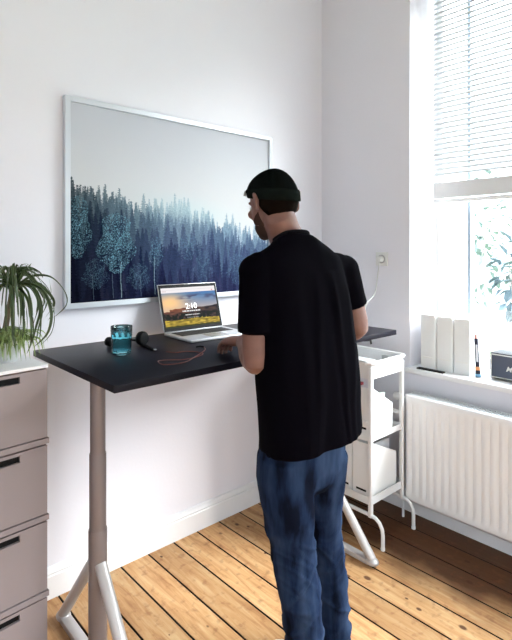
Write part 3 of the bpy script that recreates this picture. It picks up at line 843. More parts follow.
# ---------------------------------------------------------------- trolley with magazine files
TX0, TX1, TY0, TY1 = -.445, -.158, -.70, -.22
root = thing('utility_trolley', 'white metal three-tier trolley with curved feet beside the radiator', 'trolley', ((TX0 + TX1) / 2, -.46, 0))
def rbar(name, pts, r, rr=None): 
    bm = bmesh.new(); tube(bm, pts, r, 12); return obj(name, bm, M_white, root, smooth=True)
for x in (TX0, TX1):
    for y in (TY0, TY1):
        obj('post', boxes(((x - .010, y - .010, .135), (x + .010, y + .010, .89)), bev=.003), M_white, root, smooth=True)
    q = [(x, TY0 - .072, .008), (x, TY0 - .072, .07), (x, TY0 - .068, .10), (x, TY0 - .052, .128), (x, TY0 - .028, .142), (x, TY0, .146),
         (x, TY1, .146), (x, TY1 + .028, .142), (x, TY1 + .052, .128), (x, TY1 + .068, .10), (x, TY1 + .072, .07), (x, TY1 + .072, .008)]
    bm = bmesh.new(); tube(bm, q, .0095, 12, up=(1, 0, 0)); obj('leg_rail', bm, M_white, root, smooth=True)
    for yy in (TY0 - .072, TY1 + .072):
        bm = bmesh.new(); tube(bm, [(x, yy, 0), (x, yy, .012)], .011, 12); obj('foot_cap', bm, M_white, root)
# top tray: outer rim tube, sides, bottom
def tray(z0, z1, rim, name):
    a, b, c, d = TX0 - .003, TX1 + .003, TY0 - .003, TY1 + .003
    bm = boxes(((a, c, z0), (b, d, z0 + .004)),
               ((a, c, z0 + .004), (a + .0025, d, z1)), ((b - .0025, c, z0 + .004), (b, d, z1)),
               ((a + .0025, c, z0 + .004), (b - .0025, c + .0025, z1)), ((a + .0025, d - .0025, z0 + .004), (b - .0025, d, z1)))
    o = obj(name, bm, M_white, root)
    if rim:
        e = .012
        R = [(a - e, c - e + .03), (a - e, d + e - .03), (a - e + .009, d + e - .009), (a - e + .03, d + e), (b + e - .03, d + e), (b + e - .009, d + e - .009), (b + e, d + e - .03),
             (b + e, c - e + .03), (b + e - .009, c - e + .009), (b + e - .03, c - e), (a - e + .03, c - e), (a - e + .009, c - e + .009), (a - e, c - e + .03)]
        bm = bmesh.new(); tube(bm, [(x, y, z1) for x, y in R], .011, 12, up=(0, 0, 1)); obj('rim', bm, M_white, o, smooth=True)
tray(.832, .915, True, 'top_tray')
tray(.515, .545, False, 'middle_shelf')
tray(.195, .235, False, 'bottom_shelf')
for x in (TX0, TX1):
    obj('side_rail', boxes(((x - .004, TY0 + .01, .595), (x + .004, TY1 - .01, .612))), M_white, root)
obj('end_rail', boxes(((TX0 + .01, TY1 - .004, .595), (TX1 - .01, TY1 + .004, .612))), M_white, root)
# small grey box inside the top tray
o = tag(obj('storage_tin', boxes(((-.215, -.655, .8362), (-.185, -.61, .91)), bev=.003), mat('tin', (.35, .36, .36), .3, metal=.6), smooth=True), 'small grey metal tin in the corner of the trolley top tray', 'tin')
o = tag(obj('document_tray', boxes(((-.42, -.60, .8362), (-.25, -.30, .89)), bev=.004), mat('grey_card', (.5, .52, .54), .6), smooth=True), 'flat grey box lying in the trolley top tray', 'box')

def magfile(name, label, x0, x1, y0, y1, z, h, hl, group, slant='back', slot=True, tilt=0):
    """open magazine file; tall spine at x0 side, low side at x1"""
    root = thing(name, label, 'magazine file', ((x0 + x1) / 2, (y0 + y1) / 2, z), group)
    t = .003
    bm = bmesh.new()
    # two side panels with slanted cut
    xm = x0 + (x1 - x0) * .12
    for ya in (y0, y1 - t):
        prof = [(x0 + t, z), (x1 - t, z), (x1 - t, z + hl), (xm, z + h), (x0 + t, z + h)]
        loft(bm, [[Vector((x, ya, zz)) for x, zz in prof], [Vector((x, ya + t, zz)) for x, zz in prof]])
    box(bm, (x1 - t, y0, z), (x1, y1, z + hl)); box(bm, (x0 + t, y0 + t, z), (x1 - t, y1 - t, z + t))
    obj('casing', bm, M_card, root)
    yc = (y0 + y1) / 2; w2 = (y1 - y0) * .30
    bm = boxes(((x0, y0, z), (x0 + t, y1, z + .045)), ((x0, y0, z + .056), (x0 + t, y1, z + h)), ((x0, y0, z + .045), (x0 + t, yc - w2, z + .056)), ((x0, yc + w2, z + .045), (x0 + t, y1, z + .056)))
    obj('spine', bm, M_card, root)
    if slot: obj('slot', boxes(((x0 + .0005, yc - w2, z + .045), (x0 + t + .001, yc + w2, z + .056))), M_dark, root, label='dark label slot')
    return root
G = 'white magazine files on the trolley shelves'
ys = [-.685 + i * .112 for i in range(4)]
names_b = ['white magazine file on the bottom trolley shelf nearest the radiator end', 'white magazine file on the bottom trolley shelf, second from the near end',
           'white magazine file on the bottom trolley shelf, third from the near end', 'white magazine file on the bottom trolley shelf, farthest in the row']
names_m = [s.replace('bottom', 'middle') for s in names_b]
for i, y in enumerate(ys):
    magfile('magazine_file', names_b[i], TX0 + .012, TX1 - .030, y, y + .105, .1995, .295, .20, G)
    magfile('magazine_file', names_m[i], TX0 + .012, TX1 - .065, y, y + .105, .5195, .26, .15, G)
# sheets standing in the files
def sheets(name, label, x0, x1, y0, y1, z, h, m, lean=0):
    M = Matrix.Translation((x0, 0, z)) @ Matrix.Rotation(lean, 4, 'Y') @ Matrix.Translation((-x0, 0, -z))
    return tag(obj(name, boxes(((x0, y0, z), (x1, y1, z + h)), M=M), m), label, 'papers')
sheets('paper_folder', 'pale green folder standing in the middle shelf magazine file', -.405, -.245, -.640, -.632, .527, .205, mat('green_card', (.55, .70, .60), .6), .10)
sheets('paper_folder', 'light grey folder standing in the bottom shelf magazine file', -.405, -.205, -.648, -.640, .2075, .262, mat('pale_grey_card', (.60, .61, .64), .6), .03)
tag(obj('notebook', boxes(((-.425, -.62, .782), (-.392, -.48, .796)), bev=.002), mat('red_cover', (.25, .02, .03), .5)), 'dark red notebook lying on top of the middle shelf files', 'notebook')

# ---------------------------------------------------------------- on the sill
G = 'white binders on the window sill'
lb = ['white ring binder on the window sill nearest the corner, leftmost of three', 'white ring binder in the middle of the three on the window sill', 'white ring binder on the window sill beside the slim black marker']
for i in range(3):
    y1 = -.712 - i * .092; y0 = y1 - .086; x0 = .022 + i * .012; h = .305 - .004 * i; z = ZS
    r = thing('binder', lb[i], 'binder', (x0 + .12, (y0 + y1) / 2, z), G)
    bm = boxes(((x0 + .004, y0, z), (x0 + .24, y0 + .003, z + h)), ((x0 + .004, y1 - .003, z), (x0 + .24, y1, z + h)))
    obj('cover', bm, M_card, r)
    obj('pages', boxes(((x0 + .012, y0 + .004, z + .006), (x0 + .235, y1 - .012, z + h - .012))), mat('paper', (.8, .8, .78), .8), r)
    obj('spine', boxes(((x0, y0, z), (x0 + .004, y1, z + h)), bev=.0015), mat('binder_spine', (.80, .81, .81), .5), r)
    obj('label_holder', boxes(((x0 - .0015, y0 + .012, z + .062), (x0, y1 - .012, z + .07))), mat('label', (.80, .80, .78), .4), r)
tag(obj('rubber_mat', boxes(((-.012, -.86, ZS), (.018, -.705, ZS + .006))), M_dark), 'thin black strip lying on the sill before the binders', 'strip')

def marker():
    b = Vector((.062, -1.020, ZS)); t = b + Vector((.012, .018, .222))
    root = thing('marker', 'slim black upright marker with pink cap and orange band on the sill', 'marker', b)
    def at(s): return b + (t - b) * s
    M_navy = mat('navy_barrel', (.008, .01, .03), .35)
    for nm, s0, s1, r0, r1, m, lb in (('barrel', .24, .90, .0105, .0105, M_navy, None), ('band', .16, .24, .0125, .0125, mat('orange_band', (.75, .30, .12), .5), 'orange band'),
                                  ('collar', .0, .16, .0145, .0125, M_navy, None), ('cap', .90, 1.0, .0095, .0085, mat('pink_cap', (.75, .35, .33), .5), 'pink cap')):
        bm = bmesh.new(); tube(bm, [at(s0), at(s1)], [r0, r1], 20); obj(nm, bm, m, root, smooth=True, label=lb)
    bm = bmesh.new(); tube(bm, [at(.015), at(.075)], [.0152, .0148], 20); obj('ring', bm, mat('blue_ring', (.20, .42, .62), .4), root, smooth=True, label='pale blue ring')
    d = (t - b).normalized()
    q = at(.36) + Vector((-.0108, 0, 0)); M = Matrix.Translation(at(.34))
    bm = bmesh.new(); ax = Vector((-.9, -.43, 0)); sd = Vector((-.43, .9, 0)) * .0045
    loft(bm, [[at(s) + ax * .0098 - sd, at(s) + ax * .0098 + sd, at(s) + ax * .0115 + sd, at(s) + ax * .0115 - sd] for s in (.36, .76)])
    obj('label_strip', bm, mat('strip_white', (.7, .72, .78), .5), root, label='white label strip')
marker()
def speaker():
    x0, y1, y0, z, h = .075, -1.072, -1.335, ZS, .138
    root = thing('speaker', 'dark compact speaker with white piping and script logo on the sill', 'speaker', (x0 + .06, (y0 + y1) / 2, z))
    obj('cabinet', boxes(((x0 + .004, y0, z + .004), (x0 + .125, y1, z + h)), bev=.006), mat('speaker_vinyl', (.02, .02, .024), .6, bump=.5, bscale=500), root, smooth=True)
    obj('grille', boxes(((x0 + .0005, y0 + .012, z + .016), (x0 + .005, y1 - .012, z + h - .012)), bev=.002), mat('grille_cloth', (.085, .10, .14), .8, bump=.7, bscale=900), root)
    f = .004
    a, b, c, d = y0 + .007, y1 - .007, z + .011, z + h - .007
    obj('piping', boxes(((x0, a, c), (x0 + .006, a + f, d)), ((x0, b - f, c), (x0 + .006, b, d)), ((x0, a + f, c), (x0 + .006, b - f, c + f)), ((x0, a + f, d - f), (x0 + .006, b - f, d))), mat('piping_white', (.75, .75, .73), .4), root)
    for yy in (y0 + .03, y1 - .03):
        obj('foot', boxes(((x0 + .02, yy - .01, z), (x0 + .10, yy + .01, z + .005))), M_dark, root)
    cu = bpy.data.curves.new('logo', 'FONT'); cu.body = 'Marshall'; cu.size = .036; cu.shear = .35; cu.align_x = 'CENTER'; cu.extrude = .001; cu.offset = .0007
    to = bpy.data.objects.new('logo', cu); COL.objects.link(to)
    dg = bpy.context.evaluated_depsgraph_get(); me = bpy.data.meshes.new_from_object(to.evaluated_get(dg)); bpy.data.objects.remove(to)
    # text faces -x: local x -> -y, local y -> z
    me.transform(Matrix(((0, 0, -1, x0 - .0015), (-1, 0, 0, (y0 + y1) / 2 - .012), (0, 1, 0, z + .052), (0, 0, 0, 1))))
    me.materials.clear(); me.materials.append(mat('logo_white', (.85, .85, .83), .4))
    t = bpy.data.objects.new('logo', me); COL.objects.link(t); setpar(t, root); t['label'] = 'white script logo'
speaker()

# ---------------------------------------------------------------- the man
TA = math.radians(76)
F = Vector((math.cos(TA), math.sin(TA), 0)); R = Vector((math.sin(TA), -math.cos(TA), 0)); U = Vector((0, 0, 1))
def ring(c, a, b, n=40, e=2.3, tilt=0, fr=(R, F)):
    out = []
    for k in range(n):
        t = 2 * PI * k / n
        cs, sn = math.cos(t), math.sin(t)
        x = a * math.copysign(abs(cs) ** (2 / e), cs); y = b * math.copysign(abs(sn) ** (2 / e), sn)
        out.append(c + fr[0] * x + fr[1] * y + U * (tilt * y))
    return out
def T(px, py, Z=1.73): return P(px, py, Z)

skin = mat('skin', (.19, .092, .072), .5, var=.08, vscale=30, bump=.2, bscale=250, Subsurface_Weight=.12, Subsurface_Scale=.01)
SHL = P(256, 268, 1.655); SHR = P(342, 268, 1.83)
ELL = P(256.5, 363, 1.645); ELR = P(357, 329, 1.87)
WRL = P(243, 342, 1.90); WRR = Vector((-1.165, -.775, 1.135))
HIPL = P(288, 448, 1.69); HIPR = P(318, 440, 1.79)
KNL = P(292, 555, 1.70); KNR = P(325, 540, 1.83)
ANL = P(306, 648, 1.68); ANR = P(333, 625, 1.81)
ANL.z = .085; ANR.z = .085

HC = P(273, 200, 1.735)                       # cranium centre
HA = YAW + math.radians(32); pit = math.radians(-15)
hf = Vector((math.cos(HA) * math.cos(pit), math.sin(HA) * math.cos(pit), math.sin(pit)))
hr = Vector((math.sin(HA), -math.cos(HA), 0)); hu = hr.cross(hf)
HM = Matrix((hr, hf, hu)).transposed()
def h(x, y, z): return HC + hr * x + hf * y + hu * z
def headpart(bm, c, r): ellipsoid(bm, h(*c), r, HM)

def hand(bm, wr, tip, up, side, curl=.5):
    """wrist, middle fingertip direction, back-of-hand normal; side=+1 thumb towards +lateral"""
    d = (tip - wr).normalized(); lat = d.cross(up).normalized() * side; nn = up.normalized()
    # palm
    pr = []
    for s, a, b, o in ((0.0, .028, .021, 0), (.02, .032, .020, 0), (.05, .041, .018, .001), (.075, .043, .016, .002), (.092, .041, .013, .001)):
        pr.append([wr + d * s + nn * o + lat * (a * math.cos(t)) + nn * (b * math.sin(t)) for t in [2 * PI * k / 16 for k in range(16)]])
    loft(bm, pr)
    for off, L, r in ((.031, .074, .0096), (.0105, .083, .0098), (-.0105, .077, .0094), (-.030, .062, .0084)):
        p = wr + d * .082 + lat * off + nn * .003
        sp = d + lat * off * 2.2; sp.normalize()
        segs = [p - sp * .02, p]
        ang = .15
        for fr_ in (.45, .30, .25):
            ang += curl * .62
            segs.append(segs[-1] + (sp * math.cos(ang) - nn * math.sin(ang)) * L * fr_)
        balltube(bm, segs, [r, r * 1.08, r, r * .92, r * .8], 12)
    p = wr + d * .025 + lat * .026
    t1 = p + (d * .7 + lat * .7 - nn * .15).normalized() * .035
    t2 = t1 + (d * .9 + lat * .3 - nn * .3).normalized() * .030
    t3 = t2 + (d * 1.0 + lat * .05 - nn * .35).normalized() * .024
    balltube(bm, [p, t1, t2, t3], [.014, .0115, .0105, .0085], 12)

def arm(bm, sh, el, wr):
    m1 = sh.lerp(el, .35); m2 = sh.lerp(el, .7)
    back = (el - sh).normalized() * 0
    tube(bm, [sh + (sh - el).normalized() * .03, sh, m1, m2, sh.lerp(el, .9), el + (el - sh).normalized() * .012, el + (el - sh).normalized() * .030],
         [.02, .046, .049, .048, .047, .040, .018], 20)
    fd = (wr - el)
    tube(bm, [el - fd.normalized() * .02, el, el + fd * .2, el + fd * .45, el + fd * .75, wr, wr + fd.normalized() * .015], [.028, .040, .045, .041, .032, .027, .024], 20)

def body_mesh():
    bm = bmesh.new()
    # head
    headpart(bm, (0, 0, .010), (.073, .093, .086))
    headpart(bm, (0, .030, -.035), (.064, .068, .075))
    headpart(bm, (0, .045, -.083), (.050, .050, .042))
    headpart(bm, (0, .078, -.100), (.024, .022, .020))      # chin
    headpart(bm, (0, .083, .014), (.050, .013, .014))        # brow
    headpart(bm, (0, .097, -.030), (.011, .018, .022))       # nose
    headpart(bm, (0, .101, -.040), (.014, .012, .009))
    headpart(bm, (0, .090, -.068), (.024, .010, .006)); headpart(bm, (0, .089, -.077), (.022, .010, .006))
    for s in (-1, 1):
        headpart(bm, (s * .042, .070, -.032), (.022, .018, .018))   # cheek
        headpart(bm, (s * .012, .097, -.043), (.008, .009, .007))
        # ear: rim, lobe
        e = [h(s * .074, .000, -.007), h(s * .086, -.014, .010), h(s * .0875, -.023, .006), h(s * .086, -.025, -.018), h(s * .084, -.018, -.040), h(s * .073, -.004, -.038)]
        balltube(bm, smoothpts(e, 3), [.0055] * 16, 8)
        headpart(bm, (s * .079, -.014, -.013), (.007, .014, .022))
    # neck
    nb = P(291, 246, 1.745)
    tube(bm, [h(0, -.012, -.03), h(0, -.022, -.075), P(284, 232, 1.74), nb, nb - U * .04], [.052, .055, .058, .068, .08], 24)
    # torso under the shirt
    rows = [(nb - U * .012, .075, .055), (P(292, 260, 1.74), .130, .070), (P(296, 275, 1.74), .175, .10), (P(300, 310, 1.735), .165, .10), (P(304, 360, 1.735), .15, .095),
            (P(304, 410, 1.74), .132, .095), (P(302, 440, 1.74), .132, .10), (P(301, 462, 1.745), .130, .10), (P(301, 474, 1.745), .11, .08)]
    loft(bm, [ring(c, a, b) for c, a, b in rows])
    for sh, el, wr in ((SHL, ELL, WRL), (SHR, ELR, WRR)):
        tube(bm, [P(296, 268, 1.74), sh.lerp(P(296, 268, 1.74), .4), sh], [.055, .048, .040], 16)
        arm(bm, sh, el, wr)
    hand(bm, WRL, WRL + Vector((.004, .16, -.012)), Vector((-.10, .05, 1)), 1, .62)
    hand(bm, WRR, WRR + Vector((.03, .16, -.012)), Vector((.05, .05, 1)), -1, .6)
    for hp, kn, an in ((HIPL, KNL, ANL), (HIPR, KNR, ANR)):
        tube(bm, [hp, hp.lerp(kn, .3), hp.lerp(kn, .7), kn, kn.lerp(an, .3), kn.lerp(an, .7), an, an - U * .03], [.068, .064, .050, .044, .044, .036, .032, .03], 20)
    return bm
person = obj('person', body_mesh(), skin)
bake(person, [('REMESH', dict(mode='VOXEL', voxel_size=.0042)), ('SMOOTH', dict(factor=.5, iterations=4))])
tag(person, 'man standing at the desk seen from behind, in black t-shirt, jeans and dark beanie', 'person')
# eyes
for s in (-1, 1):
    bm = bmesh.new(); ellipsoid(bm, h(s * .031, .0865, -.006), (.0115, .0115, .0115))
    e = obj('eye', bm, mat('eye_white', (.7, .7, .68), .2), person, smooth=True)
    bm = bmesh.new(); ellipsoid(bm, h(s * .031, .0955, -.008), (.0052, .0035, .0052), HM)
    obj('iris', bm, mat('iris', (.03, .02, .012), .2), e, smooth=True)
    bm = bmesh.new()
    balltube(bm, [h(s * .014, .0935, .016), h(s * .030, .0915, .020), h(s * .046, .082, .016)], [.003, .0035, .002], 8)
    obj('eyebrow', bm, mat('hair', (.006, .0035, .0025), .8, spec=.05, bump=1, bscale=400), person, smooth=True)
# hair: short fringe below the cap at nape and sides, stubble beard as thin layer
bm = bmesh.new()
headpart(bm, (0, -.006, -.006), (.0795, .095, .084))
bmesh.ops.bisect_plane(bm, geom=bm.verts[:] + bm.edges[:] + bm.faces[:], plane_co=h(0, -.012, 0), plane_no=(hf - hu * .25).normalized(), clear_outer=True)
bmesh.ops.bisect_plane(bm, geom=bm.verts[:] + bm.edges[:] + bm.faces[:], plane_co=h(0, -.06, -.070), plane_no=(-hu - hf * .15).normalized(), clear_outer=True)
o = obj('hair', bm, MATS['hair'], person, smooth='all')
for v in o.data.vertices: v.co += (v.co - HC).normalized() * (.0022 * noise.noise(v.co * 110))
so = o.modifiers.new('s', 'SOLIDIFY'); so.thickness = .008; so.offset = -1
bm = bmesh.new()
headpart(bm, (0, .0455, -.084), (.0508, .0508, .0425)); headpart(bm, (0, .0785, -.101), (.0247, .0225, .0205)); headpart(bm, (0, .030, -.036), (.0643, .0683, .0755))
bmesh.ops.bisect_plane(bm, geom=bm.verts[:] + bm.edges[:] + bm.faces[:], plane_co=h(0, .03, -.050), plane_no=(hu + hf * .45).normalized(), clear_outer=True)
bmesh.ops.bisect_plane(bm, geom=bm.verts[:] + bm.edges[:] + bm.faces[:], plane_co=h(0, .010, -.05), plane_no=-hf, clear_outer=True)
o = obj('beard', bm, mat('stubble', (.05, .028, .022), .85, spec=.1), person, smooth='all')
# beanie
M_cap = mat('beanie_knit', (.0035, .0045, .004), .95, bump=.8, bscale=260, spec=.05)
bm = bmesh.new()
tb = math.radians(-8)          # cap rim lower at the back
def capring(z, a, b, dz=0): return [h(math.cos(t) * a, math.sin(t) * b - .004, z + .014 * (1 - z / .104) + math.sin(t) * .042 * (1 - max(z, 0) / .104) * a / .085 + .003 * math.sin(3 * t + 1) * dz * a / .085) for t in [2 * PI * k / 48 for k in range(48)]]
prof = [(-.012, .080, .100)] + [(.0 + .1055 * math.sin(q_), .083 * math.cos(q_) ** .9, .1025 * math.cos(q_) ** .9) for q_ in [PI / 2 * k_ / 11 for k_ in range(11)]] + [(.1054, .004, .005)]
loft(bm, [capring(z, a, b, .4) for z, a, b in prof], cap=True)
cap_o = obj('beanie', bm, M_cap, person, smooth='all', label='dark green black knit beanie')
bm = bmesh.new()
outer = [capring(z, a, b) for z, a, b in ((-.016, .079, .099), (-.014, .0822, .1018), (.018, .0845, .1042), (.022, .0835, .103), (.020, .081, .100))]
loft(bm, outer, cap=False)
o = obj('beanie_cuff', bm, mat('cuff_knit', (.006, .008, .007), .95, bump=.8, bscale=260, spec=.05), cap_o, smooth='all')
so = o.modifiers.new('s', 'SOLIDIFY'); so.thickness = .0015; so.offset = 1
bm = bmesh.new(); c = h(-.058, .082, .050)
nrm = (c - HC).normalized(); x, y = frame_of(nrm)
loft(bm, [[c + nrm * k + x * u * .006 + y * v * .009 for u, v in ((-1, -1), (1, -1), (1, 1), (-1, 1))] for k in (-.004, .0012)])
obj('beanie_patch', bm, mat('patch', (.25, .26, .25), .7), cap_o, label='small grey patch')

# t-shirt
def shirt():
    bm = bmesh.new()
    zz = lambda y: 1.5 - (y - 248) * 1.735 / 502
    rows = [(312, 446, 53, .60), (311, 425, 52.5, .61), (309, 400, 51.5, .62), (307, 375, 51, .66), (306, 350, 50, .64), (304, 325, 48.5, .60), (302, 305, 48, .58), (300, 285, 47, .56), (298, 270, 46, .52), (297, 261, 45.5, .48), (296, 254, 41, .48), (295, 248.5, 34.5, .54), (293, 243.5, 26, .70), (290, 238.5, 18.5, .95)]
    rr = []
    for cx, y, hw, q in rows:
        cpt = P(cx, y, 1.735); a = hw * 1.735 / 502 / .93
        rr.append(ring(cpt + F * (-.01), a, a * q, 48, 2.5 if y > 250 else 2.1, tilt=(.10 if y > 250 else -.30 if y < 245 else -.1)))
    loft(bm, rr)
    for sh, el, k, cut in ((SHL, ELL, .675, 0), (SHR, ELR, .62, 0)):
        d = (el - sh)
        nbp = P(293, 262, 1.735)
        tube(bm, [nbp, sh.lerp(nbp, .5) + U * .002, sh.lerp(nbp, .15) + U * .002, sh + d * .10, sh + d * .3, sh + d * .5, sh + d * k],
             [.040, .050, .058, .0615, .0605, .060, .061], 28)
    for sh in (SHL, SHR): ellipsoid(bm, sh - U * .010, (.063, .063, .062))
    o = obj('t_shirt', bm, None, person)
    bake(o, [('REMESH', dict(mode='VOXEL', voxel_size=.006)), ('SMOOTH', dict(factor=.6, iterations=7))])
    me = o.data; me.materials.clear()
    nm = [v.normal.copy() for v in me.vertices]
    base = P(311, 446, 1.735); ccx = base
    for v, n in zip(me.vertices, nm):
        p = v.co; rel = p - ccx; x = rel.dot(R); y = rel.dot(F); z = p.z
        dsp = noise.noise(Vector((x * 7, y * 7, z * 2.2))) * .010 + noise.noise(Vector((x * 17 + 3, y * 17, z * 4.5))) * .005
        if y < .02 and z < 1.42:
            # hanging folds down from the shoulder blades
            g = max(0, min(1, (1.46 - z) / .15))
            for x0, sl, ww, am in ((.035, .06, .012, .010), (-.03, -.05, .016, .008), (.105, -.02, .013, .008), (.0, .10, .011, -.006), (-.11, .05, .02, .006)):
                xc = x0 + (1.42 - z) * sl + .012 * noise.noise(Vector((z * 4, x0 * 30, 0)))
                dsp += g * am * .75 * math.exp(-((x - xc) / ww) ** 2) * (0.6 + .6 * noise.noise(Vector((z * 5, x0 * 40, 2))) + .3)
        # flare waves at the hem
        if z < 1.0: dsp += (1.0 - z) * .05 * math.sin(math.atan2(y, x) * 5 + 1)
        v.co = p + n * dsp
    b2 = bmesh.new(); b2.from_mesh(me)
    def cut(pl, no):
        bmesh.ops.bisect_plane(b2, geom=b2.verts[:] + b2.edges[:] + b2.faces[:], plane_co=pl, plane_no=no, clear_outer=True)
    cut(Vector((base.x, base.y, .848)), R * .13 - Vector((0, 0, 1)))
    nbp = P(289.5, 238, 1.735)
    kill = [f for f in b2.faces if (f.calc_center_median() - nbp).length < .07 and f.normal.z > .75 and f.calc_center_median().z > nbp.z - .012]
    bmesh.ops.delete(b2, geom=kill, context='FACES')
    b2.to_mesh(me); b2.free()
    for p in me.polygons: p.use_smooth = True
    me.materials.append(mat('black_jersey', (.0017, .0013, .0028), .85, bump=.25, bscale=700, spec=.06))
    so = o.modifiers.new('s', 'SOLIDIFY'); so.thickness = .003; so.offset = -1
    # collar rib
    bm = bmesh.new()
    cc = ring(nbp + U * .002 + F * (-.008), .064, .060, 40, 2, tilt=-.30)
    tube(bm, cc + cc[:2], [(.0035, .008)] * 42, 8, up=(0, 0, 1))
    obj('collar', bm, mat('black_rib', (.004, .0035, .005), .85, spec=.1), o, smooth='all')
shirt()

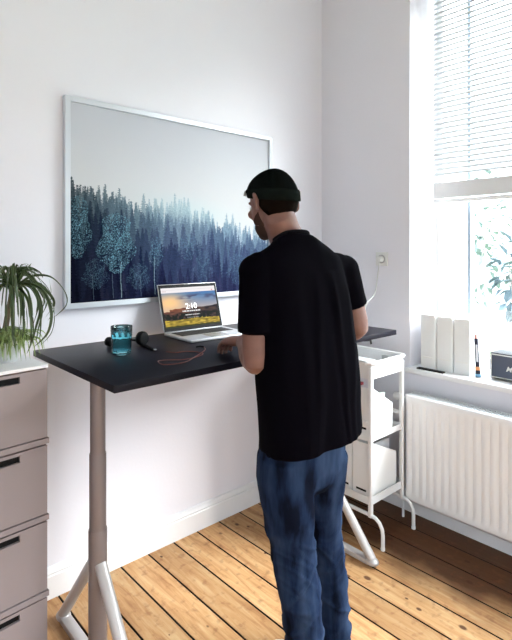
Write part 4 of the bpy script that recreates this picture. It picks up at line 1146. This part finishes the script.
# jeans
def jeans():
    bm = bmesh.new()
    HP = P(304, 452, 1.735)
    rows = [(P(302, 425, 1.735), .152, .115), (P(301.5, 445, 1.735), .153, .122), (P(301, 462, 1.735), .150, .124), (P(300.5, 476, 1.735), .140, .112), (P(301, 486, 1.735), .115, .08)]
    loft(bm, [ring(c, a, b) for c, a, b in rows])
    LL = [(P(284, 455, 1.70), .088, .108), (P(284.5, 478, 1.695), .092, .110), (P(287, 500, 1.695), .088, .100), (P(290, 530, 1.70), .078, .088), (P(294, 560, 1.70), .071, .078),
          (P(298, 590, 1.69), .068, .074), (P(302, 615, 1.685), .064, .070), (P(304.5, 640, 1.68), .060, .068), (P(306, 655, 1.68), .060, .070)]
    RR = [(P(321, 450, 1.77), .078, .105), (P(320, 472, 1.78), .080, .100), (P(321, 495, 1.80), .072, .088), (P(323, 525, 1.82), .062, .078), (P(327, 555, 1.83), .058, .070),
          (P(331, 580, 1.82), .056, .068), (P(332, 605, 1.815), .053, .066), (P(333, 625, 1.81), .055, .068), (P(333, 638, 1.81), .055, .070)]
    LL.append((Vector((ANL.x, ANL.y, .035)), .060, .074)); RR.append((Vector((ANR.x, ANR.y, .035)), .061, .075))
    for L in (LL, RR): loft(bm, [ring(c, a, b, 32, 2.1) for c, a, b in L])
    o = obj('jeans', bm, None, person)
    bake(o, [('REMESH', dict(mode='VOXEL', voxel_size=.006)), ('SMOOTH', dict(factor=.6, iterations=6))])
    me = o.data; me.materials.clear()
    nm = [v.normal.copy() for v in me.vertices]
    for v, n in zip(me.vertices, nm):
        p = v.co; rel = p - HP; x = rel.dot(R); y = rel.dot(F); z = p.z
        side = 1 if (p - (HP + (P(318, 600, 1.75) - HP) * max(0, min(1, (HP.z - z) / 0.6)))).dot(R) > 0 else -1
        k = max(0, min(1, (.72 - z) / .2))
        w = Vector((x * 4 + side * 3, y * 4, z * 10 + x * 7 * side))
        d = (1 - abs(noise.noise(w)) * 2.2) ** 3
        d2 = (1 - abs(noise.noise(Vector((x * 7, y * 7 + side * 5, z * 22 - x * 14 * side)))) * 2.2) ** 3
        am = .004 + .006 * math.exp(-((z - .47) / .14) ** 2) + .008 * math.exp(-((z - .12) / .13) ** 2)
        v.co = p + n * (k * am * (max(d, 0) * 1.0 + max(d2, 0) * .35 - .3) + noise.noise(Vector((x * 8, y * 8, z * 6))) * .006)
    b2 = bmesh.new(); b2.from_mesh(me)
    kill = [f for f in b2.faces if f.normal.z < -.6 and f.calc_center_median().z < .06]
    bmesh.ops.delete(b2, geom=kill, context='FACES')
    b2.to_mesh(me); b2.free()
    for p in me.polygons: p.use_smooth = True
    # denim
    m = bpy.data.materials.new('denim'); m.use_nodes = True
    nt = m.node_tree; N = nt.nodes; Lk = nt.links; b = N['Principled BSDF']; b.inputs['Roughness'].default_value = .9; b.inputs['IOR'].default_value = 1.1
    tc = N.new('ShaderNodeTexCoord'); mp = N.new('ShaderNodeMapping'); mp.inputs['Scale'].default_value = (6, 6, 1.4); Lk.new(tc.outputs['Object'], mp.inputs[0])
    n1 = N.new('ShaderNodeTexNoise'); n1.inputs['Scale'].default_value = 2.4; n1.inputs['Detail'].default_value = 7; Lk.new(mp.outputs[0], n1.inputs['Vector'])
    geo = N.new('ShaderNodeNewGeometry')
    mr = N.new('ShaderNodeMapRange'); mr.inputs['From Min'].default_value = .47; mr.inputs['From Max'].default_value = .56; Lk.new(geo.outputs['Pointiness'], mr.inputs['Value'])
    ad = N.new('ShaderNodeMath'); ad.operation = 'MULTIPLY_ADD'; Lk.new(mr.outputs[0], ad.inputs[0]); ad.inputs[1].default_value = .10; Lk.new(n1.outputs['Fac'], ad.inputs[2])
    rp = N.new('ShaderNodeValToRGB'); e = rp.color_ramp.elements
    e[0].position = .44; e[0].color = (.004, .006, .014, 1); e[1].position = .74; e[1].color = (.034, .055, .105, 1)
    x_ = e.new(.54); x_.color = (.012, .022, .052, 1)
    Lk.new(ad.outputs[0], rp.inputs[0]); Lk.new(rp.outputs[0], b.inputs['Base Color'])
    n2 = N.new('ShaderNodeTexNoise'); n2.inputs['Scale'].default_value = 600; Lk.new(tc.outputs['Object'], n2.inputs['Vector'])
    bp = N.new('ShaderNodeBump'); bp.inputs['Strength'].default_value = .35; bp.inputs['Distance'].default_value = .001; Lk.new(n2.outputs['Fac'], bp.inputs['Height']); Lk.new(bp.outputs[0], b.inputs['Normal'])
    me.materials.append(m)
    so = o.modifiers.new('s', 'SOLIDIFY'); so.thickness = .003; so.offset = -1
jeans()
# shoes
M_shoe = mat('shoe_canvas', (.72, .72, .72), .6); M_sole = mat('shoe_sole', (.6, .6, .58), .6)
for an, ta in ((ANL, TA), (ANR, TA - .12)):
    fw = Vector((math.cos(ta), math.sin(ta), 0)); sd = Vector((fw.y, -fw.x, 0)); g = Vector((an.x, an.y, 0))
    bm = bmesh.new()
    rr = []
    for s, wd, ht in ((-.075, .012, .03), (-.07, .028, .07), (-.04, .036, .095), (0, .038, .10), (.05, .041, .085), (.10, .045, .065), (.15, .045, .050), (.185, .036, .042), (.205, .016, .03)):
        c = g + fw * s + U * (.018 + ht / 2)
        rr.append([c + sd * (wd * math.cos(t)) + U * ((ht / 2) * math.sin(t)) for t in [2 * PI * k / 20 for k in range(20)]])
    loft(bm, rr)
    so_ = obj('shoe', bm, M_shoe, person, smooth='all', label='white shoe')
    bm = bmesh.new()
    out = []
    for s, wd in ((-.08, .016), (-.07, .030), (-.03, .037), (.03, .037), (.09, .044), (.14, .047), (.18, .041), (.208, .020)):
        out.append((s, wd))
    poly = [g + fw * s + sd * wd for s, wd in out] + [g + fw * s - sd * wd for s, wd in reversed(out)]
    loft(bm, [[p + U * z for p in poly] for z in (.0, .024)])
    obj('sole', bm, M_sole, so_)
